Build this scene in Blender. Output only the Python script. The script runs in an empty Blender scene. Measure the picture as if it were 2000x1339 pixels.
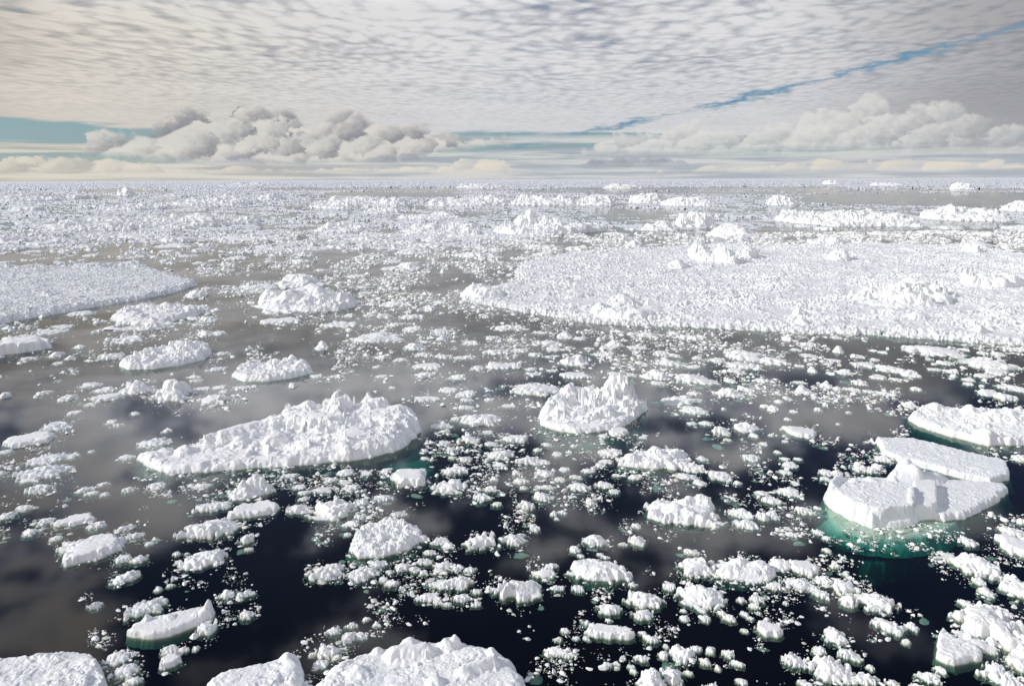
import bpy, bmesh, math
import numpy as np
from mathutils import Matrix, Vector

# ---------------------------------------------------------------- camera, world, sun, exposure
scene = bpy.context.scene
COL = scene.collection
F = 1540.0                      # focal length in photograph pixels (2000 wide)
CAM_H = 20.0
PITCH = math.atan((669.5 - 349.0) / F)
ROLL = math.radians(-0.23)
CX, CY = 1000.0, 669.5

cam_data = bpy.data.cameras.new("camera")
cam_data.sensor_fit = 'HORIZONTAL'
cam_data.angle = 2 * math.atan(1000.0 / F)
cam_data.clip_start = 0.1
cam_data.clip_end = 200000.0
cam = bpy.data.objects.new("camera", cam_data)
COL.objects.link(cam)
ROT = Matrix.Rotation(math.radians(90) - PITCH, 3, 'X') @ Matrix.Rotation(ROLL, 3, 'Z')
cam.matrix_world = Matrix.Translation((0, 0, CAM_H)) @ ROT.to_4x4()
scene.camera = cam
RM = np.array(ROT)

SUN_AZ = math.radians(-95.0)    # measured from the view direction (+Y), negative = to the left
SUN_EL = math.radians(29.0)

scene.view_settings.view_transform = 'Standard'
scene.view_settings.look = 'None'
scene.view_settings.exposure = 0.0
scene.view_settings.gamma = 1.0
scene.view_settings.use_curve_mapping = False
scene.cycles.max_bounces = 7
scene.cycles.diffuse_bounces = 3
scene.cycles.glossy_bounces = 2
scene.cycles.transparent_max_bounces = 8
scene.cycles.volume_bounces = 0

HX = [-400, 0, 250, 500, 700, 1000, 1250, 1500, 2000, 2400]
HY = [362, 357, 354, 350, 347, 342.5, 342, 343, 347, 351]


def fix(px, py):
    """photograph pixel -> pixel of a lens without barrel bulge (the horizon is straight)."""
    px = np.asarray(px, float); py = np.asarray(py, float)
    line = 353.0 - 8.0 * px / 2000.0
    w = np.clip((720.0 - py) / (720.0 - 345.0), 0, 1)
    return py + (line - np.interp(px, HX, HY)) * w


def ray(px, py):
    px = np.asarray(px, float); py = fix(px, py)
    c = np.stack([(px - CX) / F, -(py - CY) / F, -np.ones_like(px)], -1)
    d = c @ RM.T
    return d / np.linalg.norm(d, axis=-1, keepdims=True)


def ground(px, py, z=0.0):
    d = ray(px, py)
    t = (z - CAM_H) / np.minimum(d[..., 2], -1e-4)
    return np.stack([d[..., 0] * t, d[..., 1] * t], -1)


def azel(px, py):
    d = ray(px, py)
    return math.degrees(math.atan2(d[0], d[1])), math.degrees(math.asin(d[2]))


class E:
    """small expression wrapper that builds math nodes"""
    nt = None

    def __init__(self, s): self.s = s

    @staticmethod
    def node(t, **kw):
        n = E.nt.nodes.new(t)
        for k, v in kw.items(): setattr(n, k, v)
        return n

    @staticmethod
    def m(op, a, b=None, c=None, clamp=False):
        n = E.node('ShaderNodeMath', operation=op, use_clamp=clamp)
        for i, v in enumerate((a, b, c)):
            if v is None: continue
            if isinstance(v, E): E.nt.links.new(v.s, n.inputs[i])
            else: n.inputs[i].default_value = v
        return E(n.outputs[0])

    def __add__(s, o): return E.m('ADD', s, o)
    def __radd__(s, o): return E.m('ADD', s, o)
    def __sub__(s, o): return E.m('SUBTRACT', s, o)
    def __rsub__(s, o): return E.m('SUBTRACT', o, s)
    def __mul__(s, o): return E.m('MULTIPLY', s, o)
    def __rmul__(s, o): return E.m('MULTIPLY', s, o)
    def __truediv__(s, o): return E.m('DIVIDE', s, o)
    def mn(s, o): return E.m('MINIMUM', s, o)
    def mx(s, o): return E.m('MAXIMUM', s, o)

    def ss(s, a, b):
        n = E.node('ShaderNodeMapRange', interpolation_type='SMOOTHSTEP')
        E.nt.links.new(s.s, n.inputs[0])
        n.inputs[1].default_value = a; n.inputs[2].default_value = b
        n.inputs[3].default_value = 0; n.inputs[4].default_value = 1
        if a > b:
            n.inputs[1].default_value = b; n.inputs[2].default_value = a
            n.inputs[3].default_value = 1; n.inputs[4].default_value = 0
        return E(n.outputs[0])


def vec(x, y, z=0.0):
    n = E.node('ShaderNodeCombineXYZ')
    for i, v in enumerate((x, y, z)):
        if isinstance(v, E): E.nt.links.new(v.s, n.inputs[i])
        else: n.inputs[i].default_value = v
    return E(n.outputs[0])


def noise(v, scale, detail=4, rough=0.5, dist=0.0):
    n = E.node('ShaderNodeTexNoise', noise_dimensions='2D')
    if v is not None: E.nt.links.new(v.s, n.inputs['Vector'])
    n.inputs['Scale'].default_value = scale
    n.inputs['Detail'].default_value = detail
    n.inputs['Roughness'].default_value = rough
    n.inputs['Distortion'].default_value = dist
    return E(n.outputs[0])


def mixc(f, a, b):
    n = E.node('ShaderNodeMix', data_type='RGBA')
    for i, v in ((0, f), (6, a), (7, b)):
        if isinstance(v, E): E.nt.links.new(v.s, n.inputs[i])
        elif i == 0: n.inputs[i].default_value = v
        else: n.inputs[i].default_value = (*v, 1)
    return E(n.outputs[2])


def vscale(c, k):
    n = E.node('ShaderNodeVectorMath', operation='SCALE')
    E.nt.links.new(c.s, n.inputs[0]); E.nt.links.new(k.s, n.inputs['Scale'])
    return E(n.outputs[0])


def lin(r, g, b, k=1.0):
    f = lambda c: (c / 255 / 12.92 if c <= 10 else ((c / 255 + 0.055) / 1.055) ** 2.4) * k
    return (f(r), f(g), f(b))


def build_world():
    w = bpy.data.worlds.new("World"); scene.world = w; w.use_nodes = True
    nt = w.node_tree; E.nt = nt
    nt.nodes.clear()
    out = nt.nodes.new('ShaderNodeOutputWorld'); bg = nt.nodes.new('ShaderNodeBackground')
    nt.links.new(bg.outputs[0], out.inputs[0])
    ST = 0.1
    bg.inputs[1].default_value = ST
    K = 1.0 / ST
    sky = nt.nodes.new('ShaderNodeTexSky'); sky.sky_type = 'NISHITA'; sky.sun_disc = False
    sky.sun_elevation = SUN_EL; sky.sun_rotation = SUN_AZ
    sky.altitude = 20; sky.air_density = 1.0; sky.dust_density = 0.6; sky.ozone_density = 1.5
    skyc = E(sky.outputs[0])
    tc = nt.nodes.new('ShaderNodeTexCoord')
    sep = nt.nodes.new('ShaderNodeSeparateXYZ'); nt.links.new(tc.outputs['Generated'], sep.inputs[0])
    x, y, z = (E(sep.outputs[i]) for i in range(3))
    D = 180 / math.pi
    el = E.m('ARCSINE', z) * D
    az = E.m('ARCTAN2', x, y) * D
    AE = vec(az, el)
    # ---- clear air between the clouds: the sky, paler towards the horizon
    teal = mixc(el.ss(2.0, 14.0), lin(122, 158, 172, K), lin(52, 92, 140, K))
    blue = mixc(0.72, skyc, teal)
    blue = mixc(el.ss(1.9, 0.0), blue, mixc(az.ss(-34, 10), lin(206, 202, 190, K), lin(196, 202, 206, K)))
    # ---- altocumulus sheet, laid out on a level plane overhead
    zc = z.mx(0.02)
    X = x / zc; Y = y / zc
    wv = noise(vec(X, Y), 0.35, 2, 0.5)
    wv2 = noise(vec(X + 31.0, Y + 17.0), 0.35, 2, 0.5)
    fine0 = noise(vec(X, Y), 2.0, 2, 0.5)
    Xw = X * 1.35 + Y * 0.12 + (wv - 0.5) * 0.8
    Yw = Y * 0.95 - X * 0.30 + (wv2 - 0.5) * 0.7 + (fine0 - 0.5) * 0.25
    vo = E.node('ShaderNodeTexVoronoi', feature='SMOOTH_F1', voronoi_dimensions='2D')
    nt.links.new(vec(Xw, Yw).s, vo.inputs['Vector'])
    vo.inputs['Scale'].default_value = 5.2; vo.inputs['Smoothness'].default_value = 0.9
    cell = E(vo.outputs['Distance'])
    fine = noise(vec(Xw, Yw), 7.0, 3, 0.55)
    big = noise(vec(X, Y * 0.8), 0.22, 4, 0.5)
    mid = noise(vec(X + 9.0, Y * 0.9), 0.9, 3, 0.5)
    t = (fine - 0.5) * 1.0 + (0.36 - cell) * 1.05 + (mid - 0.5) * 0.85 + (big - 0.5) * 0.5 + 0.70
    fadeup = el.ss(2.8, 10.5)                    # cloudlets blur together with distance
    t = t * (fadeup * 0.82 + 0.18) + (1.0 - fadeup) * 0.66 * 0.82
    lum = t.ss(0.05, 1.0)
    warm = az.ss(0.0, -34.0) * (el.ss(13.0, 9.0) * 0.95 + 0.05)
    light = mixc(warm, lin(222, 222, 224, K), lin(223, 216, 205, K))
    grey = mixc(warm, lin(168, 171, 181, K), lin(172, 168, 162, K))
    # thick grey part of the sheet at the right edge
    thick = (az + (big - 0.5) * 10.0).ss(14.0, 34.0)
    light = mixc(thick * 0.9, light, lin(158, 158, 162, K))
    grey = mixc(thick * 0.8, grey, lin(128, 130, 138, K))
    thl = (az - el * 0.6 + (big - 0.5) * 10.0).ss(-31.0, -45.0)
    light = mixc(thl * 0.75, light, lin(150, 142, 132, K))
    sheet = mixc(lum, grey, light)
    # overhead the sheet breaks up into dark blue gaps
    patch = noise(vec(X * 2.1 + 4.0, Y * 1.7), 1.0, 4, 0.6)
    open_up = (el + (patch - 0.5) * 75.0 - az.ss(12.0, -34.0) * 5.0).ss(12.0, 23.0) * el.ss(11.5, 14.0) * y.ss(-0.5, 0.2)
    cover = 1.0 - (1.0 - t.ss(-0.05, 0.34)) * 0.45
    cover = cover * (1.0 - open_up * 0.96)
    # the long blue crack
    (a1, e1), (a2, e2) = azel(1090, 266), azel(1900, 80)
    k = (e2 - e1) / (a2 - a1)
    cn = noise(vec(az * 0.30, el * 1.5), 1.0, 6, 0.62)
    cn2 = noise(vec(az * 0.22 + 7.0, el * 0.3), 1.0, 3, 0.5)
    dl0 = (el - ((az - a1) * k + e1)) + (cn - 0.5) * 1.5
    dl = dl0
    wid = (cn2 - 0.36) * 0.75 * az.ss(a1 - 3, a1 + 3) * az.ss(a2 + 5, a2 - 2)
    crack = (E.m('ABSOLUTE', dl) - wid).ss(0.22, -0.18)
    cover = cover * (1.0 - crack * 0.97)
    # lower hem of the sheet
    ln = noise(vec(az * 0.09, el * 1.1), 1.0, 5, 0.55)
    (ha, he), (hb, hb2) = azel(0, 236), azel(1500, 262)
    hem = (az - ha) * ((hb2 - he) / (hb - ha)) + he
    cover = cover * (el - hem + (ln - 0.5) * 1.5).ss(-0.12, 0.14)
    skyblue = mixc(open_up * 0.9, blue, lin(22, 34, 66, K))
    deep = mixc(crack, skyblue, lin(108, 148, 176, K))
    col = mixc(cover, deep, sheet)
    # ---- stratus streaks and a veil just above the horizon
    st = noise(vec(az * 0.045 + 3.0, el * 1.25 + 5.0), 1.0, 5, 0.55)
    low = el.ss(3.2, 2.6)
    strat = (st + el.ss(2.6, 0.5) * 0.14).ss(0.45, 0.58) * low
    stc = mixc(noise(vec(az * 0.1, el * 2.2 + 9.0), 1.0, 4).ss(0.38, 0.62),
               mixc(warm, lin(172, 178, 188, K), lin(186, 182, 172, K)), mixc(warm, lin(214, 214, 212, K), lin(222, 217, 205, K)))
    col = mixc(strat * 0.85, col, stc)

    # ---- cumulus banks: a top and a base profile over azimuth, edges and lobes from warped noise
    vl = E.node('ShaderNodeTexVoronoi', feature='SMOOTH_F1', voronoi_dimensions='2D')
    w0 = noise(vec(az * 0.5, el * 0.7), 1.0, 5, 0.60)
    nt.links.new(vec(az * 0.50 + (w0 - 0.5) * 2.2, el * 0.75 + (w0 - 0.5) * 1.6).s, vl.inputs['Vector'])
    vl.inputs['Scale'].default_value = 1.0; vl.inputs['Smoothness'].default_value = 0.35
    lobe = E(vl.outputs['Distance'])
    sp = E.node('ShaderNodeSeparateXYZ'); nt.links.new(vl.outputs['Position'], sp.inputs[0])
    # slope of each lobe: centre of its cell minus here, so its sunward upper left side is light
    lx = az * 0.50 - E(sp.outputs[0]); ly = el * 0.75 - E(sp.outputs[1])
    lobe_light = ly * 0.55 - lx * 0.45
    wq = noise(vec(az * 1.5, el * 2.0), 1.0, 4, 0.6)
    up = (0.55 - lobe) * 1.0 + (w0 - 0.5) * 1.5 + (wq - 0.5) * 0.95
    azw = az + (wq - 0.5) * 0.9

    A0, A1 = -38.0, 38.0

    def curve(pts, src):
        """pts: list of (px, py) of the photograph -> elevation in degrees as a function of azimuth"""
        n = E.node('ShaderNodeFloatCurve')
        q = []
        for px, py in pts:
            a, e = azel(px, py)
            q.append(((a - A0) / (A1 - A0), (e + 1.0) / 12.0))
        q.sort()
        c = n.mapping.curves[0]
        n.mapping.use_clip = False
        while len(c.points) < len(q) + 0: c.points.new(0.5, 0.5)
        for i, (u, v) in enumerate(q):
            c.points[i].location = (u, v); c.points[i].handle_type = 'VECTOR' if False else 'AUTO'
        n.mapping.update()
        nt.links.new(((src - A0) * (1.0 / (A1 - A0))).s, n.inputs['Value'])
        return E(n.outputs[0]) * 12.0 - 1.0

    def bank(top, base, warp=1.0, bwarp=0.25):
        t_ = curve(top, azw) + up * warp - el
        b_ = el - curve(base, azw) + (wq - 0.5) * bwarp
        return t_, b_

    def paint(col, tb, dark, lightc, a=1.0, soft=0.22, bsoft=0.5, bias=0.5, gain=1.0, hl=None):
        t_, b_ = tb
        al = t_.ss(-0.02, soft) * b_.ss(-0.05, bsoft) * a
        sh = lobe_light * gain + (wq - 0.5) * 0.7 + bias + t_.ss(0.9, 0.0) * 0.12
        if hl is not None: sh = sh + hl
        return mixc(al, col, mixc(sh.ss(0.0, 1.0), dark, lightc))

    Z = 345
    col = paint(col, bank([(-200, Z), (1050, Z), (1090, 330), (1150, 285), (1200, 262), (1270, 252), (1310, 250), (1335, 228), (1370, 226), (1395, 250), (1440, 254),
                           (1480, 252), (1520, 240), (1560, 216), (1600, 205), (1650, 212), (1690, 184), (1730, 196), (1760, 215), (1790, 200), (1850, 196), (1890, 215), (1950, 235), (2080, 250)],
                          [(-200, 330), (1050, 312), (1400, 308), (1700, 310), (2080, 316)], 0.85),
                lin(166, 168, 173, K), lin(220, 219, 216, K), a=0.88, bias=0.66, gain=0.7, bsoft=1.2, soft=0.55,
                hl=(el.ss(1.2, 5.0) * 0.2) - az.ss(18, 34) * 0.40)
    col = paint(col, bank([(-200, Z), (140, Z), (165, 262), (190, 244), (215, 262), (260, 262), (310, 248), (335, 226), (395, 212), (430, 232), (455, 208), (495, 194),
                           (525, 214), (560, 210), (590, 230), (620, 240), (650, 212), (690, 206), (715, 236), (760, 240), (830, 244), (880, 258), (960, 266), (1060, 272), (1130, 300), (1160, Z), (2080, Z)],
                          [(-200, 320), (150, 312), (350, 322), (700, 322), (800, 312), (900, 292), (1060, 280), (1200, 300), (2080, 320)], 0.8, 0.5),
                lin(140, 141, 148, K), lin(218, 214, 208, K), a=0.88, bias=0.50, gain=1.25, bsoft=0.7, soft=0.5,
                hl=el.ss(4.2, 1.6) * 0.22)
    # shadowed flat bases
    col = paint(col, bank([(-200, Z), (330, 330), (420, 311), (500, 305), (560, 318), (640, 326), (720, 306), (780, 296), (850, 300), (900, 320), (1100, 330), (1160, 304), (1240, 302), (1320, 306), (1400, Z), (2080, Z)],
                          [(-200, 320), (350, 324), (560, 322), (700, 318), (840, 312), (1100, 324), (1400, 322), (2080, 320)], 0.35, 0.15),
                lin(146, 150, 164, K), lin(178, 180, 189, K), a=0.85)
    # low sunlit puffs near the horizon
    col = paint(col, bank([(-200, 316), (0, 316), (50, 308), (110, 314), (150, 312), (230, 316), (290, 326), (340, 332), (430, 332), (480, 326), (540, 330), (640, 328), (740, 326), (820, 322),
                           (880, 314), (935, 304), (975, 306), (1000, 326), (1100, 334), (1360, 330), (1380, 324), (1450, 326), (1540, 318), (1590, 311), (1640, 313), (1700, 318), (1800, 310), (1860, 318), (2080, 322)],
                          [(-200, 344), (300, 342), (700, 336), (1100, 334), (1500, 334), (2080, 336)], 0.40, 0.2),
                mixc(az.ss(-36, -4), lin(176, 174, 168, K), lin(196, 198, 200, K)), lin(230, 221, 206, K), a=0.78, bias=0.55, gain=1.2, soft=0.12, bsoft=0.35)
    # above the view the sky is brightened, to light the ice and the water
    gain = 1.0 + el.ss(11.0, 16.0) * (1.7 - el.ss(24.0, 42.0) * 0.8)
    col = vscale(col, gain)
    # below the horizon the world is dark sea
    col = mixc(el.ss(-0.05, -0.6), col, (0.1, 0.12, 0.15))
    nt.links.new(col.s, bg.inputs[0])
    w.cycles.sampling_method = 'NONE'


build_world()
sun_data = bpy.data.lights.new("sun", 'SUN')
sun_data.energy = 3.3
sun_data.angle = math.radians(0.6)
sun_data.color = (1.0, 0.965, 0.91)
sun = bpy.data.objects.new("sun", sun_data)
COL.objects.link(sun)
sd = Vector((math.sin(SUN_AZ) * math.cos(SUN_EL), math.cos(SUN_AZ) * math.cos(SUN_EL), math.sin(SUN_EL)))
sun.rotation_euler = sd.to_track_quat('Z', 'Y').to_euler()
sun.location = sd * 100

# ---------------------------------------------------------------- numpy noise
def _h(ix, iy, seed):
    ix = ix.astype(np.int64); iy = iy.astype(np.int64)
    h = (ix * 374761393 + iy * 668265263 + seed * 2246822519) & 0xffffffff
    h = ((h ^ (h >> 13)) * 1274126177) & 0xffffffff
    h = ((h ^ (h >> 16)) * 2654435761) & 0xffffffff
    return ((h ^ (h >> 15)) & 0xffffff) / float(0x1000000)


def perlin(x, y, seed=0):
    """gradient noise, about -1..1"""
    x0 = np.floor(x); y0 = np.floor(y); fx = x - x0; fy = y - y0
    u = fx * fx * fx * (fx * (fx * 6 - 15) + 10); v = fy * fy * fy * (fy * (fy * 6 - 15) + 10)

    def g(ix, iy, dx, dy):
        a = _h(ix, iy, seed) * 2 * math.pi
        return np.cos(a) * dx + np.sin(a) * dy
    a = g(x0, y0, fx, fy); b = g(x0 + 1, y0, fx - 1, fy)
    c = g(x0, y0 + 1, fx, fy - 1); d = g(x0 + 1, y0 + 1, fx - 1, fy - 1)
    return (a * (1 - u) * (1 - v) + b * u * (1 - v) + c * (1 - u) * v + d * u * v) * 1.5


def fbm(x, y, seed=0, octv=4, gain=0.5):
    s = 0; a = 1.0; n = 0
    for i in range(octv):
        s = s + a * perlin(x * 2 ** i + 13.7 * i, y * 2 ** i - 7.1 * i, seed + i); n += a; a *= gain
    return s / n


def billow(x, y, seed=0, octv=3, gain=0.5):
    s = 0; a = 1.0; n = 0
    for i in range(octv):
        s = s + a * np.abs(perlin(x * 2 ** i + 3.7 * i, y * 2 ** i - 7.1 * i, seed + i)); n += a; a *= gain
    return s / n


def blocks(x, y, seed=0, tilt=0.9):
    """jumbled tilted blocks: per cell a height and a tilt; returns (value -1..1, crack 0..1)"""
    x0 = np.floor(x); y0 = np.floor(y)
    f1 = np.full(x.shape, 9.0); f2 = np.full(x.shape, 9.0); val = np.zeros(x.shape)
    for i in (-1, 0, 1):
        for j in (-1, 0, 1):
            cx = x0 + i; cy = y0 + j
            px = cx + 0.15 + 0.7 * _h(cx, cy, seed); py = cy + 0.15 + 0.7 * _h(cx, cy, seed + 1)
            dx = x - px; dy = y - py; d = np.sqrt(dx * dx + dy * dy)
            hh = _h(cx, cy, seed + 2) * 2 - 1
            tx = (_h(cx, cy, seed + 3) * 2 - 1) * tilt; ty = (_h(cx, cy, seed + 4) * 2 - 1) * tilt
            v = hh * 0.75 + tx * dx + ty * dy
            m = d < f1
            f2 = np.where(m, f1, np.minimum(f2, d)); val = np.where(m, v, val); f1 = np.where(m, d, f1)
    return val, np.clip((f2 - f1) / 0.22, 0, 1)


def sdf(x, y, poly):
    """signed distance to a polygon, positive inside"""
    d = np.full(x.shape, 1e18); ins = np.zeros(x.shape, bool)
    n = len(poly)
    for i in range(n):
        ax, ay = poly[i]; bx, by = poly[(i + 1) % n]
        ex = bx - ax; ey = by - ay
        t = np.clip(((x - ax) * ex + (y - ay) * ey) / (ex * ex + ey * ey + 1e-12), 0, 1)
        d = np.minimum(d, (x - ax - t * ex) ** 2 + (y - ay - t * ey) ** 2)
        if abs(ey) > 1e-12:
            c = ((ay > y) != (by > y)) & (x < ex * (y - ay) / ey + ax)
            ins ^= c
    d = np.sqrt(d)
    return np.where(ins, d, -d)


def smooth(v, a, b):
    t = np.clip((v - a) / (b - a), 0, 1)
    return t * t * (3 - 2 * t)


# ---------------------------------------------------------------- materials
def new_mat(name):
    m = bpy.data.materials.new(name); m.use_nodes = True
    nt = m.node_tree; nt.nodes.clear(); E.nt = nt
    return m, nt


def snow_mat(name, base=(0.845, 0.85, 0.85), grain=9.0, bump=0.35, stain=0.7, dirty=None, attr=False, cyan=0.0):
    m, nt = new_mat(name)
    out = nt.nodes.new('ShaderNodeOutputMaterial'); b = nt.nodes.new('ShaderNodeBsdfPrincipled')
    nt.links.new(b.outputs[0], out.inputs[0])
    geo = nt.nodes.new('ShaderNodeNewGeometry')
    sp = nt.nodes.new('ShaderNodeSeparateXYZ'); nt.links.new(geo.outputs['Position'], sp.inputs[0])
    pos = E(geo.outputs['Position']); z = E(sp.outputs[2])
    n3 = lambda s, d=3, r=0.55: _n3(pos, s, d, r)
    v = n3(0.8, 3)
    col = mixc(v.ss(0.35, 0.7), base, tuple(c * k for c, k in zip(base, (0.92, 0.945, 0.97))))
    oi = nt.nodes.new('ShaderNodeObjectInfo')
    if not attr: col = mixc(E(oi.outputs['Random']).ss(0.3, 1.0) * 0.35, col, (0.76, 0.775, 0.77))
    if cyan:
        col = mixc(n3(0.9, 2).ss(0.58, 0.72) * cyan, col, (0.50, 0.78, 0.86))
    if attr:
        at = nt.nodes.new('ShaderNodeAttribute'); at.attribute_name = 'wet'
        wetc = mixc(n3(0.35, 2).ss(0.35, 0.65), (0.52, 0.54, 0.50), (0.52, 0.50, 0.40))
        col = mixc(E(at.outputs['Fac']), col, wetc)
    if stain:
        # brine and algae soak up from the waterline
        g = (z + (n3(1.7, 3) - 0.5) * 0.30).ss(0.05, -0.03) * (n3(0.45, 2).ss(0.38, 0.58))
        col = mixc(g * stain, col, (0.66, 0.63, 0.48))
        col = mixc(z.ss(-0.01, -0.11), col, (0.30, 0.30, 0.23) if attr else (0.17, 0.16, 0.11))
    nt.links.new(col.s, b.inputs['Base Color'])
    b.inputs['Roughness'].default_value = 0.75
    b.inputs['Specular IOR Level'].default_value = 0.25
    bp = nt.nodes.new('ShaderNodeBump'); bp.inputs['Strength'].default_value = bump
    bp.inputs['Distance'].default_value = 0.05
    hgt = n3(grain, 4, 0.65)
    nt.links.new(hgt.s, bp.inputs['Height']); nt.links.new(bp.outputs[0], b.inputs['Normal'])
    return m


def _n3(v, scale, detail, rough):
    n = E.node('ShaderNodeTexNoise')
    E.nt.links.new(v.s, n.inputs['Vector'])
    n.inputs['Scale'].default_value = scale; n.inputs['Detail'].default_value = detail
    n.inputs['Roughness'].default_value = rough
    return E(n.outputs[0])


def water_mats():
    m, nt = new_mat('sea_water')
    out = nt.nodes.new('ShaderNodeOutputMaterial')
    mix = nt.nodes.new('ShaderNodeMixShader'); gl = nt.nodes.new('ShaderNodeBsdfGlossy')
    tr = nt.nodes.new('ShaderNodeBsdfTransparent'); fr = nt.nodes.new('ShaderNodeFresnel')
    fr.inputs['IOR'].default_value = 1.38
    gl.inputs['Roughness'].default_value = 0.05
    geo = nt.nodes.new('ShaderNodeNewGeometry'); pos = E(geo.outputs['Position'])
    bp = nt.nodes.new('ShaderNodeBump'); bp.inputs['Strength'].default_value = 0.10
    bp.inputs['Distance'].default_value = 0.006
    hn = _n3(pos, 0.9, 3, 0.55)
    nt.links.new(hn.s, bp.inputs['Height'])
    nt.links.new(bp.outputs[0], gl.inputs['Normal']); nt.links.new(bp.outputs[0], fr.inputs['Normal'])
    # seen from below the surface lets nearly everything through (the rays are not bent here)
    ff = E(fr.outputs[0]) * (1.0 - E(geo.outputs['Backfacing']))
    nt.links.new(ff.s, mix.inputs[0]); nt.links.new(tr.outputs[0], mix.inputs[1]); nt.links.new(gl.outputs[0], mix.inputs[2])
    # silvery sky reflection painted on as pale diffuse patches, mostly further out and left
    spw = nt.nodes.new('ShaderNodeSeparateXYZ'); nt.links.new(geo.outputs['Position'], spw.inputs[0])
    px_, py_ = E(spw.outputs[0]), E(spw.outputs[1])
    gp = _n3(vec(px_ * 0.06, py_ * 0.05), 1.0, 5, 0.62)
    sky_sheen = gp.ss(0.36, 0.62) * (py_ - px_ * 0.5).ss(48.0, 105.0) * 0.22 * (1.0 - E(geo.outputs['Backfacing']))
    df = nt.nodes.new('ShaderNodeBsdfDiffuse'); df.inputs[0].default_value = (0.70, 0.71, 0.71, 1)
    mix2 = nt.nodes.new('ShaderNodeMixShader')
    nt.links.new(sky_sheen.s, mix2.inputs[0]); nt.links.new(mix.outputs[0], mix2.inputs[1]); nt.links.new(df.outputs[0], mix2.inputs[2])
    nt.links.new(mix2.outputs[0], out.inputs['Surface'])
    va = nt.nodes.new('ShaderNodeVolumeAbsorption')
    va.inputs['Color'].default_value = (0.22, 0.73, 0.70, 1); va.inputs['Density'].default_value = 1.7
    nt.links.new(va.outputs[0], out.inputs['Volume'])
    d, nt = new_mat('deep_water')
    out = nt.nodes.new('ShaderNodeOutputMaterial'); b = nt.nodes.new('ShaderNodeBsdfDiffuse')
    b.inputs[0].default_value = (0.004, 0.007, 0.010, 1)
    nt.links.new(b.outputs[0], out.inputs[0])
    return m, d


M_SNOW = snow_mat('snow_ice')
M_SHEET = snow_mat('rubble_snow', base=(0.775, 0.785, 0.795), grain=5.0, bump=0.6, stain=0.35)
M_GRIT = snow_mat('wind_packed_snow', base=(0.80, 0.815, 0.83), grain=14.0, bump=0.55, stain=0.4)
M_BLUE = snow_mat('old_blue_ice', base=(0.74, 0.82, 0.86), stain=0.2, cyan=0.5)
M_BRASH = snow_mat('brash_ice', stain=0.3, attr=True)
M_SHELF = snow_mat('drowned_ice', base=(0.56, 0.57, 0.45), stain=0.0)
M_FAR = snow_mat('pack_ice', base=(0.76, 0.775, 0.795), grain=0.4, bump=0.4, stain=0.0)


# ---------------------------------------------------------------- mesh helpers
def make_mesh(name, co, quads, mat, smooth_shade=False, wet=None):
    me = bpy.data.meshes.new(name)
    nv = len(co); k = quads.shape[1]; nf = len(quads)
    me.vertices.add(nv); me.vertices.foreach_set('co', np.ascontiguousarray(co, np.float32).ravel())
    me.loops.add(nf * k); me.loops.foreach_set('vertex_index', np.ascontiguousarray(quads, np.int32).ravel())
    me.polygons.add(nf); me.polygons.foreach_set('loop_start', np.arange(0, nf * k, k, dtype=np.int32))
    me.polygons.foreach_set('use_smooth', np.full(nf, smooth_shade, bool))
    if wet is not None:
        a = me.attributes.new('wet', 'FLOAT', 'POINT'); a.data.foreach_set('value', wet.astype(np.float32))
    me.materials.append(mat)
    me.update(calc_edges=True)
    return me


def link(name, me, loc=(0, 0, 0), parent=None):
    o = bpy.data.objects.new(name, me); COL.objects.link(o); o.location = loc
    if parent: o.parent = parent
    return o


def grid_faces(mask, loose=True):
    """quads between grid points where all four corners are kept; returns (quads on compact indices, kept flat mask)"""
    r, c = mask.shape
    idx = np.arange(r * c).reshape(r, c)
    m4 = (mask[:-1, :-1], mask[1:, :-1], mask[:-1, 1:], mask[1:, 1:])
    q = (m4[0] | m4[1] | m4[2] | m4[3]) if loose else (m4[0] & m4[1] & m4[2] & m4[3])
    f = np.stack([idx[:-1, :-1][q], idx[:-1, 1:][q], idx[1:, 1:][q], idx[1:, :-1][q]], -1)
    used = np.zeros(r * c, bool); used[f.ravel()] = True
    remap = np.cumsum(used) - 1
    return remap[f], used


def pxm_at(pt):
    """metres covered by one photograph pixel at a ground point"""
    return math.sqrt(pt[0] ** 2 + pt[1] ** 2 + CAM_H ** 2) / F


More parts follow.
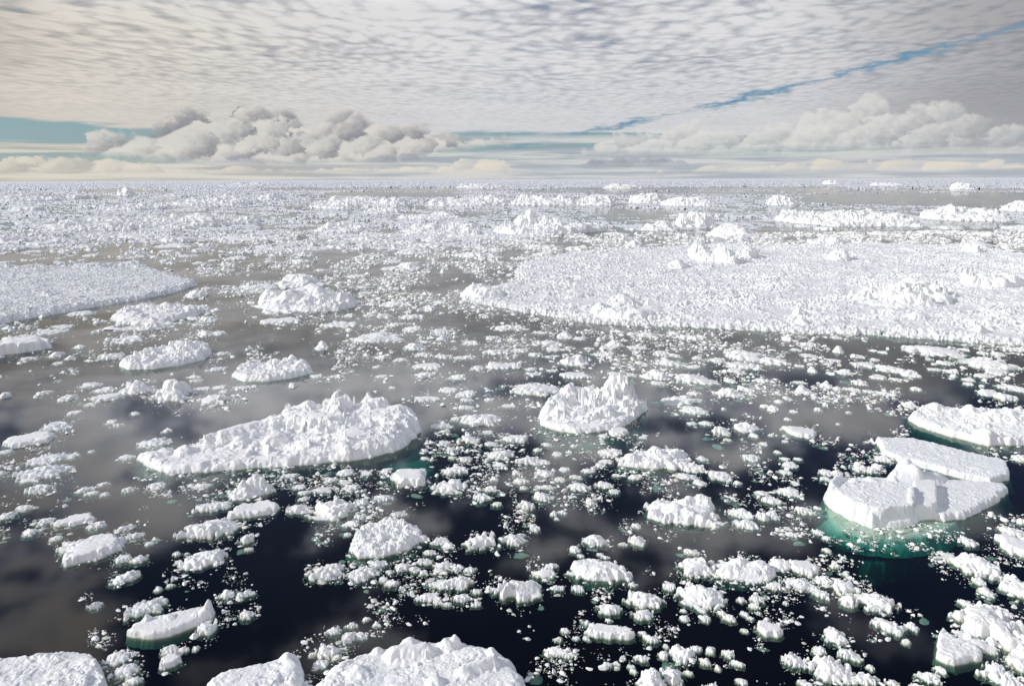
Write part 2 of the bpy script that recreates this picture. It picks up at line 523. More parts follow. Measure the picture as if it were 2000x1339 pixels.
def ice_surface(poly, H, seed, edge=0.25, rough=0.3, bsize=0.6, ragged=0.12, bumps=(), plats=(), skirt=0.6, slope=1.0,
                sp=None, crest=0.0, soft=0.35, grit=0.0, dome=0.0, zbase=0.0, low=0.35, pits=0.0, swell=0.0, vary=0.0, facets=()):
    """A floe: an outline on the water, its freeboard, jumbled blocks on top, peaks and plateaus, and a skirt under water."""
    poly = np.asarray(poly, float)
    lo = poly.min(0); hi = poly.max(0)
    mg = skirt / slope + 0.3 * ragged + 0.05
    near = poly[np.argmin(np.hypot(poly[:, 0], poly[:, 1]))]
    if sp is None: sp = max(pxm_at(near) * 1.9, 0.02)
    x0, x1 = lo[0] - mg, hi[0] + mg; y0, y1 = lo[1] - mg, hi[1] + mg
    # nothing further out to the sides than a step beside the photograph could show
    lim = 0.80 * (y1 + 10) + 12
    x0 = max(x0, -lim); x1 = min(x1, lim); y0 = max(y0, 20.0)
    nx = int(min(max((x1 - x0) / sp, 6), 900)) + 1; ny = int(min(max((y1 - y0) / (sp * 1.15), 6), 700)) + 1
    X, Y = np.meshgrid(np.linspace(x0, x1, nx), np.linspace(y0, y1, ny))
    b1 = 1.0 / bsize
    wx = fbm(X * b1 * 0.8, Y * b1 * 0.8, seed + 50, 3); wy = fbm(X * b1 * 0.8 + 9, Y * b1 * 0.8, seed + 60, 3)
    d = sdf(X + wx * ragged, Y + wy * ragged, poly)
    d0 = d
    oc = int(np.clip(math.log2(max(bsize / 1.6 / (3.0 * sp), 1.0)) + 1, 1, 4))       # no detail finer than the mesh
    oc2 = int(np.clip(math.log2(max(bsize / 0.8 / (2.5 * sp), 1.0)) + 1, 1, 5))
    d = d + (fbm(X * b1 * 1.6, Y * b1 * 1.6, seed + 5, oc)) * ragged * 0.8
    rmin = max(d.max(), 1e-3)
    e = min(edge, rmin * 0.55)
    prof = np.where(d > 0, 1 - np.exp(-np.clip(d, 0, None) / e * 1.6), 0)
    U = X + wx * bsize * 0.35; V = Y + wy * bsize * 0.35
    v1, c1 = blocks(U * b1, V * b1, seed + 7)
    v2, c2 = blocks(U * b1 * 2.3 + 5, V * b1 * 2.3, seed + 17)
    where = smooth(fbm(X * b1 * 0.35 + 3, Y * b1 * 0.35, seed + 41, 3), -0.35, 0.45)      # jumbled here, drifted smooth there
    lumps = (0.62 * v1 - 0.20 * (1 - c1)) * where + (0.24 * v2 - 0.08 * (1 - c2)) * (0.3 + 0.7 * where) \
        + 0.55 * fbm(X * b1 * 0.8, Y * b1 * 0.8, seed + 43, oc2, 0.58) + 0.45 * (billow(X * b1 * 1.9, Y * b1 * 1.9, seed + 3, 3) - 0.3)
    large = fbm(X / (bsize * 4.5), Y / (bsize * 4.5), seed + 23, 3)
    body = H * (low + (1 - low) * (0.55 + 0.75 * large))
    if dome:
        body = body * (1 - dome) + H * dome * np.sqrt(np.clip(d / rmin, 0, 1)) * 1.1
    amp = rough * (0.45 + 1.1 * smooth(large, -0.3, 0.5))
    if vary:
        vr = smooth(fbm(X / 13.0, Y / 10.0, seed + 83, 4), -0.30, 0.40)
        amp = amp * (1 - vary + vary * 1.9 * vr); body = body * (1 - 0.25 * vary + 0.5 * vary * vr)
    top = body + amp * lumps
    if crest:
        cr = np.exp(-((d - e * 1.2) / (e * 1.1)) ** 2)
        top = top + crest * cr * (0.5 + 0.9 * np.clip(v1, -0.2, 1))
    for (ph, pp, pe, pr) in plats:
        pd = sdf(X + wx * ragged * 0.6, Y + wy * ragged * 0.6, np.asarray(pp, float))
        w = smooth(pd, -pe * 0.5, pe * 0.5)
        top = top * (1 - w) + (ph + pr * lumps + pr * 0.5 * large) * w
    for (bx, by, bh, br, *rest) in bumps:
        sharp = rest[0] if rest else 1.5
        if len(rest) >= 3:                        # a ridge line to a second point
            ax, ay = bx, by; ex, ey = rest[1] - bx, rest[2] - by
            t = np.clip(((X - ax) * ex + (Y - ay) * ey) / (ex * ex + ey * ey + 1e-9), 0, 1)
            rr = np.hypot(X - ax - t * ex + wx * br * 0.35, Y - ay - t * ey + wy * br * 0.35)
        else:
            rr = np.hypot(X - bx + wx * br * 0.3, Y - by + wy * br * 0.3)
        rr = rr * (1 + (0.45 * v1 + 0.25 * v2) * (0.0 if sharp >= 2.4 else min(1.0, br / bsize)) + 0.35 * fbm(X / br * 0.8, Y / br * 0.8, seed + 91, 2))
        pk = (bh + rough * 0.55 * lumps) * np.exp(-(np.clip(rr, 0, None) / (br * 1.25)) ** (sharp + 0.6))
        top = np.maximum(top, pk + top * (1 - pk / bh) * 0.9) if bh > 0 else top + pk
    for (fa, fb, fc) in facets:                   # broken faces: planes that shear the top off
        top = np.minimum(top, fc + fa * X + fb * Y + amp * 0.30 * lumps)
    if grit:
        top = top + grit * (billow(X * 3.2, Y * 3.2, seed + 31, 2) - 0.3)
    if swell:
        rg = np.clip(1 - np.abs(fbm(X / 9.0, Y / 11.0, seed + 97, 4)) * 3.2, 0, 1) ** 1.5
        top = top + swell * rg * (0.6 + 0.8 * np.abs(v1) + 0.4 * v2)
    if pits:
        pm_ = smooth(fbm(X * 0.16, Y * 0.16, seed + 95, 4), -0.25, 0.45)
        hole = np.maximum((1 - c1), 0.7 * (1 - c2)) * pits * (0.25 + 0.75 * pm_) * ((0.3 + 0.7 * vr) if vary else 1.0)
        top = top * (1 - np.clip(hole, 0, 0.92))
        lane = np.abs(fbm(X / 26.0, Y / 8.0, seed + 99, 3)) < 0.010
    top = np.maximum(top, 0.06 * H + 0.02)
    if pits:
        top = np.where(((hole > 0.45) & (pm_ > 0.8)) | lane, -0.25, top)
    dn = 0.4 * np.clip(-d, 0, None) + 0.6 * np.clip(-d0, 0, None)
    out = -dn * slope - 0.02 - 0.10 * smooth(dn, 0, 0.08)
    Z = np.where(d > 0, top * prof, out) + zbase
    mask = Z > zbase - skirt
    Z = np.maximum(Z, zbase - skirt)
    # overhang and undercut: push the upper parts sideways a little
    k = np.clip(Z - zbase, 0, None) * 0.30 * soft
    X2 = X + k * fbm(X * b1 * 2 + 4, Y * b1 * 2, seed + 71, 2); Y2 = Y + k * fbm(X * b1 * 2, Y * b1 * 2 + 8, seed + 72, 2)
    f, used = grid_faces(mask)
    co = np.stack([X2.ravel(), Y2.ravel(), Z.ravel()], -1)[used]
    return co, f


NLAB = {}
THINGS = []       # (object, px centre, py bottom, w, h)


def add_thing(name, co, f, mat, label, cat, group=None, parent=None):
    c = np.array([co[:, 0].mean(), co[:, 1].mean(), 0.0])
    if parent is not None: c = np.array(parent.location)
    me = make_mesh(name, co - c, f, mat)
    o = link(name, me, (0, 0, 0) if parent is not None else tuple(c), parent)
    if parent is None:
        o['label'] = label; o['category'] = cat
        if group: o['group'] = group
    elif label:
        o['label'] = label
    return o


def P(pts, z=0.0):
    a = np.array(pts, float)
    return ground(a[:, 0], a[:, 1], z)


def bump(px, py, h, r, sharp=1.5, to=None):
    g = ground(px, py, h)
    if to is None: return (g[0], g[1], h, r, sharp)
    g2 = ground(to[0], to[1], h)
    return (g[0], g[1], h, r, sharp, g2[0], g2[1])


def small_poly(px0, py0, px1, py1, seed, hf=0.4, tilt=None, square=0.0):
    """outline and height of a floe from where its picture stands: width from the width, depth and height from the height"""
    w = px1 - px0; hp = py1 - py0; cx = (px0 + px1) / 2
    fpt = ground(cx, py1); pm = pxm_at(fpt)
    dist = math.hypot(*fpt); th = math.atan2(CAM_H, dist)
    W = w * pm
    D = min((1 - hf) * hp * pm / math.sin(th), 1.15 * W)
    H = max((hp * pm - D * math.sin(th)) / math.cos(th), 0.05)
    H = min(H, 0.55 * W)
    dirv = fpt / dist; side = np.array([dirv[1], -dirv[0]])
    c = fpt + dirv * D * 0.5
    rs = np.random.RandomState(seed)
    n = 9 if w < 60 else 14
    a = (np.arange(n) + rs.uniform(-0.3, 0.3, n)) / n * 2 * math.pi + rs.uniform(0, 0.6)
    ex = 2.0 + 2.2 * square
    rr = (np.abs(np.cos(a)) ** ex + np.abs(np.sin(a)) ** ex) ** (-1 / ex)
    rr = rr * rs.uniform(0.74, 1.12, n)
    lx = np.cos(a) * rr * W * 0.5; ly = np.sin(a) * rr * D * 0.5
    if tilt is None: tilt = (900 - cx) / 1500.0 * 0.5
    ly = ly + lx * tilt * min(D / W, 0.7)
    return c + lx[:, None] * side + ly[:, None] * dirv, H, pm, W, D

# ---------------------------------------------------------------- where every floe floats (picture boxes: left, top, right, waterline, kind)
# kinds: r rubble, l rounded lump, f flat, p peaked, d low half-drowned cluster
T = []
T.append((0, 900, 3.05, """150,5,385,100,r 175,125,310,195,r 460,145,555,185,l 510,170,590,205,l 585,122,645,150,l 595,180,645,205,l 740,145,810,180,l 880,115,980,170,r
900,170,1010,215,d 105,250,180,300,l 0,295,85,345,r 225,330,320,375,r 350,320,550,380,f 525,352,625,400,r 700,375,770,420,r 760,415,855,460,r 150,395,225,440,l 300,443,370,470,l
230,400,330,440,d 415,450,700,590,f 360,470,480,545,r 690,545,780,600,r 780,555,870,605,r 870,475,910,497,l 675,645,830,720,r 1165,225,1365,295,r 1145,125,1260,160,r 1110,320,1435,445,r
1430,410,1510,490,l 1460,505,1510,535,l 1085,515,1330,630,r 970,635,1240,730,d 925,740,965,775,l 995,725,1040,745,l 1100,540,1130,555,l 1045,585,1080,610,l 1035,530,1075,560,l
500,800,545,840,d 540,810,600,880,l 770,815,975,910,r 1315,750,1400,815,r 1400,765,1515,810,r 1435,878,1520,940,l 1180,945,1285,1030,l 965,1140,1080,1220,f
975,1080,1050,1145,r 1065,1095,1120,1140,r 1150,1065,1185,1125,l 515,1025,690,1105,d 650,1115,770,1205,l 690,1200,825,1285,l 755,1280,835,1330,l 870,460,1000,475,d 1090,440,1300,520,d"""))
T.append((500, 900, 3.05, """-150,70,105,218,p -145,235,120,328,f 480,35,590,90,l 420,88,490,122,l 490,98,575,140,l 530,120,620,180,l 625,50,690,85,l 740,30,815,70,l 140,70,245,100,l 220,130,300,165,l
250,165,330,200,l 335,143,465,188,l 820,25,1030,155,f 1105,10,1265,80,l 1045,78,1265,190,r 195,235,330,305,r 250,205,320,235,l 315,185,565,345,r 585,205,680,265,r 700,185,815,235,l
590,305,650,345,l 510,340,615,390,r 355,380,490,500,d 525,420,565,445,l 805,290,905,330,r 1045,445,1150,495,l 930,430,1020,480,r 1000,515,1080,555,r 1110,470,1180,525,l
330,570,545,700,r 305,690,520,780,d 540,600,715,700,r 580,655,660,715,l 680,575,790,630,l 775,635,815,670,l 825,588,915,652,l 730,680,785,720,l 765,700,850,745,l 910,615,975,658,l
955,568,1055,615,r 975,640,1025,675,l 1055,628,1130,670,l 1070,583,1170,640,l 1170,615,1225,655,l 1240,615,1305,665,r 1040,675,1280,755,r 960,765,1085,835,l 1195,740,1245,765,l
1165,770,1280,835,r 1285,752,1345,788,l 1110,830,1165,862,l 1280,840,1345,862,l 1055,815,1110,855,l 1265,400,1445,530,r 1465,400,1607,495,l 1445,305,1647,405,d 1290,175,1400,235,r
1400,235,1470,268,l 1360,135,1440,180,l 1390,80,1440,118,l 1446,670,1714,836,l 1370,730,1405,765,l 1400,745,1445,778,l 425,970,505,1030,r 540,945,605,990,r 510,1000,600,1085,l
595,1008,655,1060,l 640,920,680,950,l 695,950,740,985,l 365,1065,510,1170,r 315,1130,360,1165,l 340,1170,440,1230,r 450,1140,510,1180,l"""))
T.append((1000, 900, 3.05, """0,25,55,85,r 0,85,95,135,r 140,38,245,95,r 285,30,340,62,l 250,82,315,122,l 415,38,487,70,l 495,3,545,35,l 340,113,465,175,l 335,70,410,105,r 500,108,600,162,r
575,150,640,195,l 595,68,650,92,l 690,70,775,108,r 35,205,140,290,l 130,170,235,235,r 130,130,260,165,r 45,140,90,168,l 440,208,500,262,l 225,290,265,325,l 275,285,325,315,l
250,330,280,345,l 100,355,165,420,r 805,180,1205,380,r 1165,290,1235,350,r 1130,365,1185,390,l 1200,350,1270,380,l 985,0,1150,55,r 960,60,1095,105,l
1165,40,1310,110,r 1080,105,1145,135,l 1320,110,1370,140,l 915,95,1025,140,d 1285,270,1435,335,r 1320,335,1465,400,r 1455,285,1525,350,l 1450,165,1525,205,l 410,415,575,500,r
340,490,405,545,r 700,430,795,503,l 640,475,690,500,l 710,365,765,395,l 640,345,720,415,d 345,560,670,715,l 385,545,430,570,l 505,540,545,560,l 525,555,580,578,l
100,570,200,650,d 195,590,265,640,r 100,630,270,695,r 235,730,310,768,l 355,725,425,775,r 445,775,580,810,d 690,710,745,745,l 895,710,975,765,r 695,745,890,870,r
510,830,660,905,l 725,865,840,940,l 425,940,460,970,l 560,932,595,955,l 1000,908,1048,950,l 1000,875,1040,893,l 995,690,1250,880,r 1345,800,1390,838,l 1410,780,1500,838,r
1405,840,1475,875,l 1225,882,1280,920,r 1255,905,1330,950,l 1365,888,1410,922,l 1130,905,1180,955,r 1400,922,1445,940,l 1455,890,1480,910,l 1500,895,1530,950,l 1465,950,1595,1040,f
1360,990,1405,1015,l 1000,545,1200,690,r 1020,515,1120,555,l 1205,540,1530,712,r 450,965,715,1055,f 425,1030,465,1065,l 750,1005,800,1035,l 780,1025,880,1075,l
290,985,340,1020,l 360,1035,405,1060,l 255,1040,300,1070,l 190,1095,325,1160,l 300,1125,355,1170,r 865,980,975,1050,d 935,1075,1070,1195,r 870,1120,925,1175,l 900,1080,935,1110,l
1070,1085,1125,1130,l 1155,1100,1205,1145,l 1250,1115,1320,1165,l 1115,1165,1190,1210,r 1210,1205,1243,1245,l 1300,1180,1375,1215,l 725,1145,805,1185,r 545,1185,600,1225,l
603,1183,643,1213,l 610,1218,640,1235,l 640,1150,675,1180,l 685,1205,735,1230,l 700,1228,745,1260,l 760,1215,920,1400,l 890,1215,1025,1330,l 1335,1285,1390,1325,l 1025,1240,1080,1270,r
90,1255,150,1300,d 1145,1315,1230,1400,l"""))
T.append((1500, 900, 3.05, """90,0,170,38,l 60,50,140,75,l 310,42,380,85,l 385,45,435,90,l 305,85,380,120,l 140,115,170,133,l 515,5,590,65,r 580,20,650,70,r 45,145,190,205,r 165,255,265,315,r
270,262,315,285,l -40,198,90,252,r -15,285,70,345,r 60,380,270,455,d 120,415,180,450,l 270,400,330,435,l 325,440,370,468,l 325,512,375,540,l 1150,455,1245,505,l
1385,388,1520,445,r 1485,330,1525,375,l 975,540,1060,620,d 1040,515,1340,655,r 1390,465,1620,565,f 1385,695,1620,830,l 1225,695,1300,735,r 1260,745,1335,800,r 10,565,120,650,l
130,588,295,672,f 270,670,370,735,l 100,680,290,760,r 255,745,360,810,r 360,700,530,790,l 435,770,520,865,l 515,755,740,885,r 370,595,430,640,r 465,678,510,702,l
440,660,480,680,l 0,700,75,765,l 90,825,120,850,l 620,915,780,1020,l 820,955,880,1005,r 800,1050,845,1090,l 600,1000,745,1060,d 345,980,465,1080,r 1110,850,1480,1095,l
1220,840,1300,915,p 1165,1040,1325,1120,l 1110,1005,1175,1040,l 1440,1060,1560,1170,l 1440,1165,1560,1245,l 1325,860,1440,920,r 1370,925,1460,960,r 95,1130,215,1225,r 270,1095,345,1150,l
420,1105,545,1180,l 240,1150,500,1305,r 515,1240,620,1330,r 590,1205,630,1240,l 885,1245,1010,1310,r 1000,1218,1055,1258,l 1300,1225,1480,1330,r 1335,1200,1400,1250,l 1140,820,1230,865,r
180,1290,240,1335,l 700,1290,780,1339,r 860,1320,960,1380,r"""))
T.append((0, 600, 3.826, """545,20,690,65,r 820,-45,1495,138,r 1045,105,1280,165,p 0,205,325,342,f 270,155,485,205,r 410,120,530,160,r 685,160,760,195,l 860,195,1085,270,r 1480,150,1605,215,l
1590,165,1680,208,l 770,320,925,390,r 1585,320,1705,360,r 560,275,635,310,l 165,360,280,395,r 370,325,460,375,l 490,350,565,395,l 405,400,475,425,l 1440,115,1500,140,l
1500,45,1630,110,r 1550,430,1700,478,r 1395,498,1490,530,l 1430,525,1505,558,l 0,610,70,675,l 610,555,735,600,l 710,588,850,635,r 890,548,1145,645,p 1145,530,1435,695,p
700,640,885,700,f 290,610,395,650,r 1450,592,1580,622,f 1475,635,1695,730,l 1595,572,1700,610,l 1755,575,1875,620,l 1640,610,1710,640,l 970,770,1050,805,l 500,770,605,805,f
640,700,740,735,r 440,645,560,700,r 340,838,510,925,l 795,830,880,870,l 845,860,920,888,l 105,932,380,1030,f 305,975,370,1005,l 665,1062,705,1080,l 0,1060,90,1090,r
1065,960,1250,1040,r 1210,900,1275,935,l 900,1095,1000,1135,l 255,1080,570,1155,r 180,1160,490,1280,r 0,1215,40,1250,l"""))
T.append((500, 600, 3.826, """10,70,330,125,f 490,85,750,150,r 650,30,740,70,l 805,30,900,65,l 900,30,1000,75,r 1060,30,1260,85,r 970,100,1075,140,r 1100,125,1260,180,r 1315,135,1450,200,l
1340,205,1420,245,l 1545,225,1670,280,r 1770,105,1945,170,r 1720,195,1820,240,l 660,165,1130,262,r 670,145,730,180,l 435,245,548,320,p 595,305,670,340,l 1110,238,1265,318,l
1235,235,1295,262,l 1455,235,1500,255,l 1190,315,1310,370,r 885,335,1010,385,r 1345,330,1465,380,r 1020,362,1135,405,r 665,355,740,390,r 1480,350,1650,385,r 1690,290,1865,352,r
1190,400,1385,468,f 1190,450,1360,530,l 1435,485,1580,538,r 1720,390,1950,465,r 1610,420,1720,470,r 535,490,650,532,r 885,500,990,525,f 870,425,940,452,l 245,540,310,600,l
400,495,500,525,f 990,580,1050,605,l 1165,655,1375,705,f 1370,588,1520,640,f 1495,592,1655,675,r 1520,668,1640,702,l 1860,525,2280,650,r 1710,668,1775,702,l 1835,712,1940,745,l
1500,712,1640,765,r 1520,755,1845,882,r 1450,800,1530,842,r 1310,845,1470,908,l 1360,905,1460,935,l 1420,930,1455,950,l 1530,940,1670,1015,l 1690,905,1775,945,l 1825,925,2045,1005,l
1355,980,1455,1030,l 1415,1030,1500,1075,l 1710,985,1810,1038,r 1235,1040,1290,1078,l 1500,1090,1620,1158,r 1230,1108,1290,1135,l 1440,1095,1495,1130,l 1515,1028,1560,1055,l
1720,1040,1920,1135,r 1765,1150,1880,1190,r"""))
T.append((1000, 600, 3.826, """150,58,215,90,l 0,105,105,165,r 160,160,265,195,l 320,165,475,235,p 190,222,385,285,r 240,282,365,325,l 455,205,560,240,r 10,290,120,330,r 100,325,235,365,r
245,350,300,375,l 530,285,610,315,l 750,150,830,185,l 855,172,920,205,l 945,163,1105,222,r 1160,165,1260,200,r 1215,185,1440,242,r 690,232,860,298,p 865,272,985,312,r 600,318,755,368,r
350,335,580,437,p 0,395,70,455,l 105,430,200,475,r 105,475,200,510,l 250,455,350,480,l 1050,305,1165,362,r 1180,335,1260,370,l 1080,368,1290,442,r 750,403,815,432,l 930,395,1000,425,l
1300,425,1400,455,l 1340,350,1420,390,l 1470,360,1600,412,r 1600,395,1830,458,r 1610,448,1715,488,f 1615,290,1870,400,r 1860,355,2080,432,r 950,455,1180,542,p 370,478,600,532,f
700,470,950,512,r 1230,480,1530,572,r 1030,545,1140,580,f 1590,520,1675,562,l 1810,525,1860,552,l 1125,625,1350,727,r 1505,595,1740,667,p 1305,615,1400,655,l 1250,725,1465,800,r
1720,585,1810,632,r 1850,710,1913,750,l 1350,670,1430,705,r 1505,850,1630,955,l 1655,835,1860,935,r 1770,925,1840,972,l 1840,990,1913,1030,r 1580,970,1640,998,l 1390,835,1500,880,r
1310,845,1380,880,l 1565,740,1605,765,l 945,955,1010,980,l 0,925,-1,1005,l 30,1090,280,1172,r 150,1038,225,1078,l 305,1065,380,1110,l 405,1055,445,1085,l 225,1000,290,1035,l
435,1010,480,1040,l 720,885,865,962,f 645,935,720,975,l 650,1030,820,1115,r 785,1025,1320,1205,r 625,1150,690,1190,l 645,1120,750,1165,r 1240,1150,1445,1227,r 1210,1225,1375,1277,r
1380,1100,1460,1145,l 1465,1200,1640,1282,r 1350,1280,1440,1320,l 1690,1030,1850,1070,d 1725,1080,1830,1145,r 360,1180,435,1220,l 520,1195,612,1235,l 175,1195,305,1265,r
745,1235,815,1262,l"""))
T.append((1500, 600, 3.826, """100,195,185,252,p 245,245,345,292,r 470,205,550,235,l 165,300,255,325,l 240,340,375,372,l 485,285,565,340,p 760,308,815,330,l 825,315,890,345,l 615,348,715,378,f
765,375,825,400,l 1050,265,1440,364,r 1430,295,1500,325,l 400,405,470,430,l 440,385,550,405,f 200,425,270,445,f 645,390,820,450,l 830,420,1020,487,r 1000,465,1135,520,p
300,440,380,490,p 510,440,620,502,l 430,475,470,495,l 775,503,875,537,f 900,520,1010,545,r 640,518,735,582,r 1195,445,1290,475,l 1330,448,1415,490,l 1460,355,1780,465,r
1630,458,1775,505,f 1550,490,1645,527,l 1565,320,1640,350,l 1670,325,1760,360,l 1790,290,1940,325,r 1270,395,1390,430,r 1180,372,1230,395,l 1370,500,1410,520,l 1460,518,1540,552,l
1460,555,1525,583,l 1580,570,1620,592,l 1730,570,1930,620,r 1575,600,1700,662,l 1700,628,1835,697,l 1075,583,1150,625,l 395,548,480,602,p 475,585,540,615,l 195,570,340,650,p
320,635,365,668,l 110,655,170,690,l 48,683,112,714,l 0,710,75,780,r 170,540,290,570,r 400,690,450,740,l 340,735,410,775,r 450,670,480,685,l 165,755,215,785,r 580,770,615,790,l
510,858,540,873,l 120,815,165,840,l 120,885,380,967,f 0,930,40,960,l 355,968,520,1045,d 100,985,150,1005,l 90,1110,165,1142,l 190,1115,260,1140,l 110,1143,210,1196,l 90,1212,175,1244,f
50,1065,100,1090,l 385,1200,480,1252,l 480,1205,550,1260,l 390,1255,440,1290,l 170,1290,220,1315,l 645,1150,745,1222,l 685,1095,780,1162,d 780,1150,855,1212,l 785,1085,905,1157,l
910,905,1060,960,d 1840,1090,1940,1152,r 760,685,860,770,d 860,685,1000,760,d 930,760,1060,810,d 1010,690,1110,750,r 560,590,690,625,r 700,605,800,640,r 800,625,950,655,r"""))
T.append((0, 330, 4.0, """1455,930,1605,1005,l 1580,920,1655,942,f 1725,925,1810,965,l 1870,885,2160,940,r 1935,935,2060,965,l 1250,500,1600,576,r 1240,572,1500,615,r 1600,515,2090,562,r
1005,635,1125,667,r 1250,632,1380,657,f 670,660,780,690,r 1760,672,1930,707,r 1505,715,1600,743,r 1400,705,1480,727,l 1620,695,1715,722,r 570,590,720,627,r 230,575,430,608,f
0,535,230,592,p 70,605,210,640,r 1525,605,1680,647,r 1390,660,1530,690,r 120,305,320,342,f 905,155,1060,216,p 540,208,740,236,f 1290,185,1490,216,r 780,525,880,567,l
400,535,580,575,r 960,500,1240,545,r 1080,545,1200,560,r 720,400,1000,475,r 200,640,330,660,r 560,1110,720,1147,f"""))
T.append((500, 330, 4.0, """150,800,550,922,p 0,870,790,1117,p 960,712,1350,782,p 710,812,870,847,f 985,848,1065,892,l 1580,605,1850,680,r 320,632,430,673,r 280,680,440,737,r 540,575,730,617,r
750,570,870,622,r 770,650,870,692,l 880,650,1030,682,r 1080,605,1340,657,p 990,690,1145,724,r 700,500,1000,552,r 1290,508,1500,557,r 1230,550,1480,602,r 800,895,895,927,l 815,935,930,972,r
1130,870,1200,888,l 870,1020,960,1062,l 980,1000,1200,1075,r 1255,1040,1410,1107,r 1380,1005,1490,1044,l 1700,580,1840,612,r 1840,595,1960,632,f 1820,655,1930,685,r 450,765,560,792,r 230,812,300,836,f
1100,535,1280,575,r 0,590,130,612,f 480,480,620,500,r"""))
T.append((1000, 330, 4.0, """1010,380,1300,467,p 1495,410,1990,532,p 870,538,1030,597,p 100,560,370,612,r 405,565,600,622,r 210,622,320,648,l 0,670,150,693,f 560,520,670,556,r 720,465,900,498,r
900,430,1040,462,r 700,440,800,466,r 60,530,180,552,r 1050,560,1160,585,r 480,490,620,520,r"""))
T.append((1500, 330, 4.0, """890,400,1060,442,r 1180,462,1400,502,r 200,410,330,445,r 780,470,960,512,r 380,440,520,468,f 1290,430,1500,470,r 1640,490,1800,530,r 1880,440,2060,480,r 560,470,680,500,r"""))

# pressure ridges and hummocky floes further out: left, top, right, waterline
RIDGES = [(100, 412, 505, 450), (605, 428, 752, 452), (585, 377, 812, 405), (705, 400, 785, 415), (770, 408, 905, 425), (775, 427, 945, 454), (895, 437, 945, 455),
          (1295, 379, 1402, 398), (1320, 403, 1400, 441), (1498, 400, 1792, 441), (1812, 403, 1950, 432), (1497, 379, 1562, 398), (830, 375, 1000, 398), (1000, 371, 1130, 396), (1125, 374, 1210, 396),
          (1230, 372, 1300, 392), (330, 382, 500, 402), (200, 396, 330, 412), (0, 384, 120, 398), (40, 428, 110, 440), (1960, 396, 2060, 415), (500, 376, 560, 390), (430, 356, 520, 364), (1180, 352, 1250, 362),
          (1610, 350, 1640, 358), (1700, 356, 1760, 362), (1860, 358, 1900, 370), (890, 352, 990, 362)]

# how thickly the water is strewn with brash, per 100 x 60 pixel cell of the photograph from row 440 down (0..9)
GRID = ["66655666676777777777", "00035556553200000000", "00025556654200000000", "43343445654677765233", "33134444454577753124",
        "13443101333124444412", "11220000443013310310", "43100000455453223111", "53234563256533440002", "32134233124211431002",
        "14343135532220110013", "01121056634324553214", "00232011101444331233", "00231131001233221114", "02320130001244443344"]

# ---------------------------------------------------------------- the sea
def build_sea():
    R = 90000.0
    bm = bmesh.new()
    t = [-R, -25000, -8000, -2500, -900, -300, -120, -60, -30, 0, 30, 60, 90, 120, 160, 200, 300, 600, 900, 2500, 8000, 25000, R]
    vs = [[bm.verts.new((x, y, 0)) for x in t] for y in t]
    n = len(t) - 1
    for i in range(n):
        for j in range(n): bm.faces.new((vs[i][j], vs[i][j + 1], vs[i + 1][j + 1], vs[i + 1][j]))
    bot = [bm.verts.new((x, y, -30)) for x, y in ((-R, -R), (R, -R), (R, R), (-R, R))]
    b = bm.faces.new(bot[::-1]); b.material_index = 1
    rim = [vs[0], [r[n] for r in vs], vs[n][::-1], [r[0] for r in vs][::-1]]
    for i in range(4):
        f = bm.faces.new([bot[i], bot[(i + 1) % 4]] + rim[i][::-1]); f.material_index = 1
    me = bpy.data.meshes.new('sea'); bm.to_mesh(me); bm.free()
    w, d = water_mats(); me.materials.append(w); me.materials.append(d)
    o = link('sea', me); o['kind'] = 'structure'


build_sea()
BIG = []         # picture outlines of the floes whose inside takes no brash


def big(name, cat, label, pts, H, mat=None, group='large ice floes', block=True, parent=None, **kw):
    kw.setdefault('slope', 2.6)
    poly = P(pts, kw.get('zbase', 0.0))
    co, f = ice_surface(poly, H, seed=len(BIG) * 13 + 101 + int(pts[0][0]) % 97, **kw)
    if block: BIG.append(poly)
    return add_thing(name, co, f, mat or M_SNOW, label, cat, group, parent)


# ---- tall crested floe left of the middle
crest_floe = big('ice_floe', 'ice floe', 'long white floe rising to a tall jagged snow crest, lone and largest left of centre',
    [(265, 893), (290, 912), (325, 925), (400, 921), (490, 913), (560, 911), (640, 902), (720, 894), (775, 880), (803, 863), (822, 842), (818, 822), (792, 806),
     (720, 798), (640, 800), (580, 812), (520, 832), (440, 856), (390, 870), (340, 884), (300, 888)], 0.55,
    plats=[(0.85, P([(560, 822), (640, 806), (760, 800), (806, 824), (790, 850), (700, 862), (600, 862), (550, 845)], 1.15), 1.8, 0.35)],
    edge=0.45, rough=0.21, bsize=1.0, ragged=0.3, skirt=1.2, crest=0.15,
    bumps=[bump(657, 762, 3.1, 0.55, 1.1), bump(660, 775, 2.6, 1.2, 1.2), bump(674, 768, 2.8, 0.5, 1.1), bump(717, 764, 2.7, 0.7, 1.1), bump(730, 778, 2.3, 1.2, 1.2), bump(748, 774, 2.4, 0.6, 1.2), bump(620, 800, 1.7, 1.7, 1.3, to=(775, 798)),
           bump(778, 790, 1.9, 0.8), bump(600, 783, 2.3, 0.9), bump(562, 797, 1.9, 0.7), bump(575, 800, 1.8, 0.9, 1.6, to=(640, 812)), bump(530, 812, 1.5, 0.7), bump(500, 822, 1.2, 0.9, 1.6, to=(440, 836)),
           bump(755, 812, 1.6, 0.5, 1.4), bump(805, 815, 1.1, 0.6), bump(690, 840, 1.25, 1.4, 2.0), bump(540, 845, 1.3, 1.0, 1.8), bump(470, 850, 1.1, 0.6), bump(600, 860, 1.0, 0.8), bump(360, 868, 0.95, 0.5)])
big('underwater_shelf', None, 'turquoise ice foot glowing under the water', [(740, 880), (790, 868), (830, 880), (842, 915), (820, 935), (780, 935), (750, 915)], 0.05,
    mat=M_SHELF, parent=crest_floe, block=False, zbase=-0.8, skirt=0.9, slope=1.6, rough=0.1, ragged=0.3, group=None)

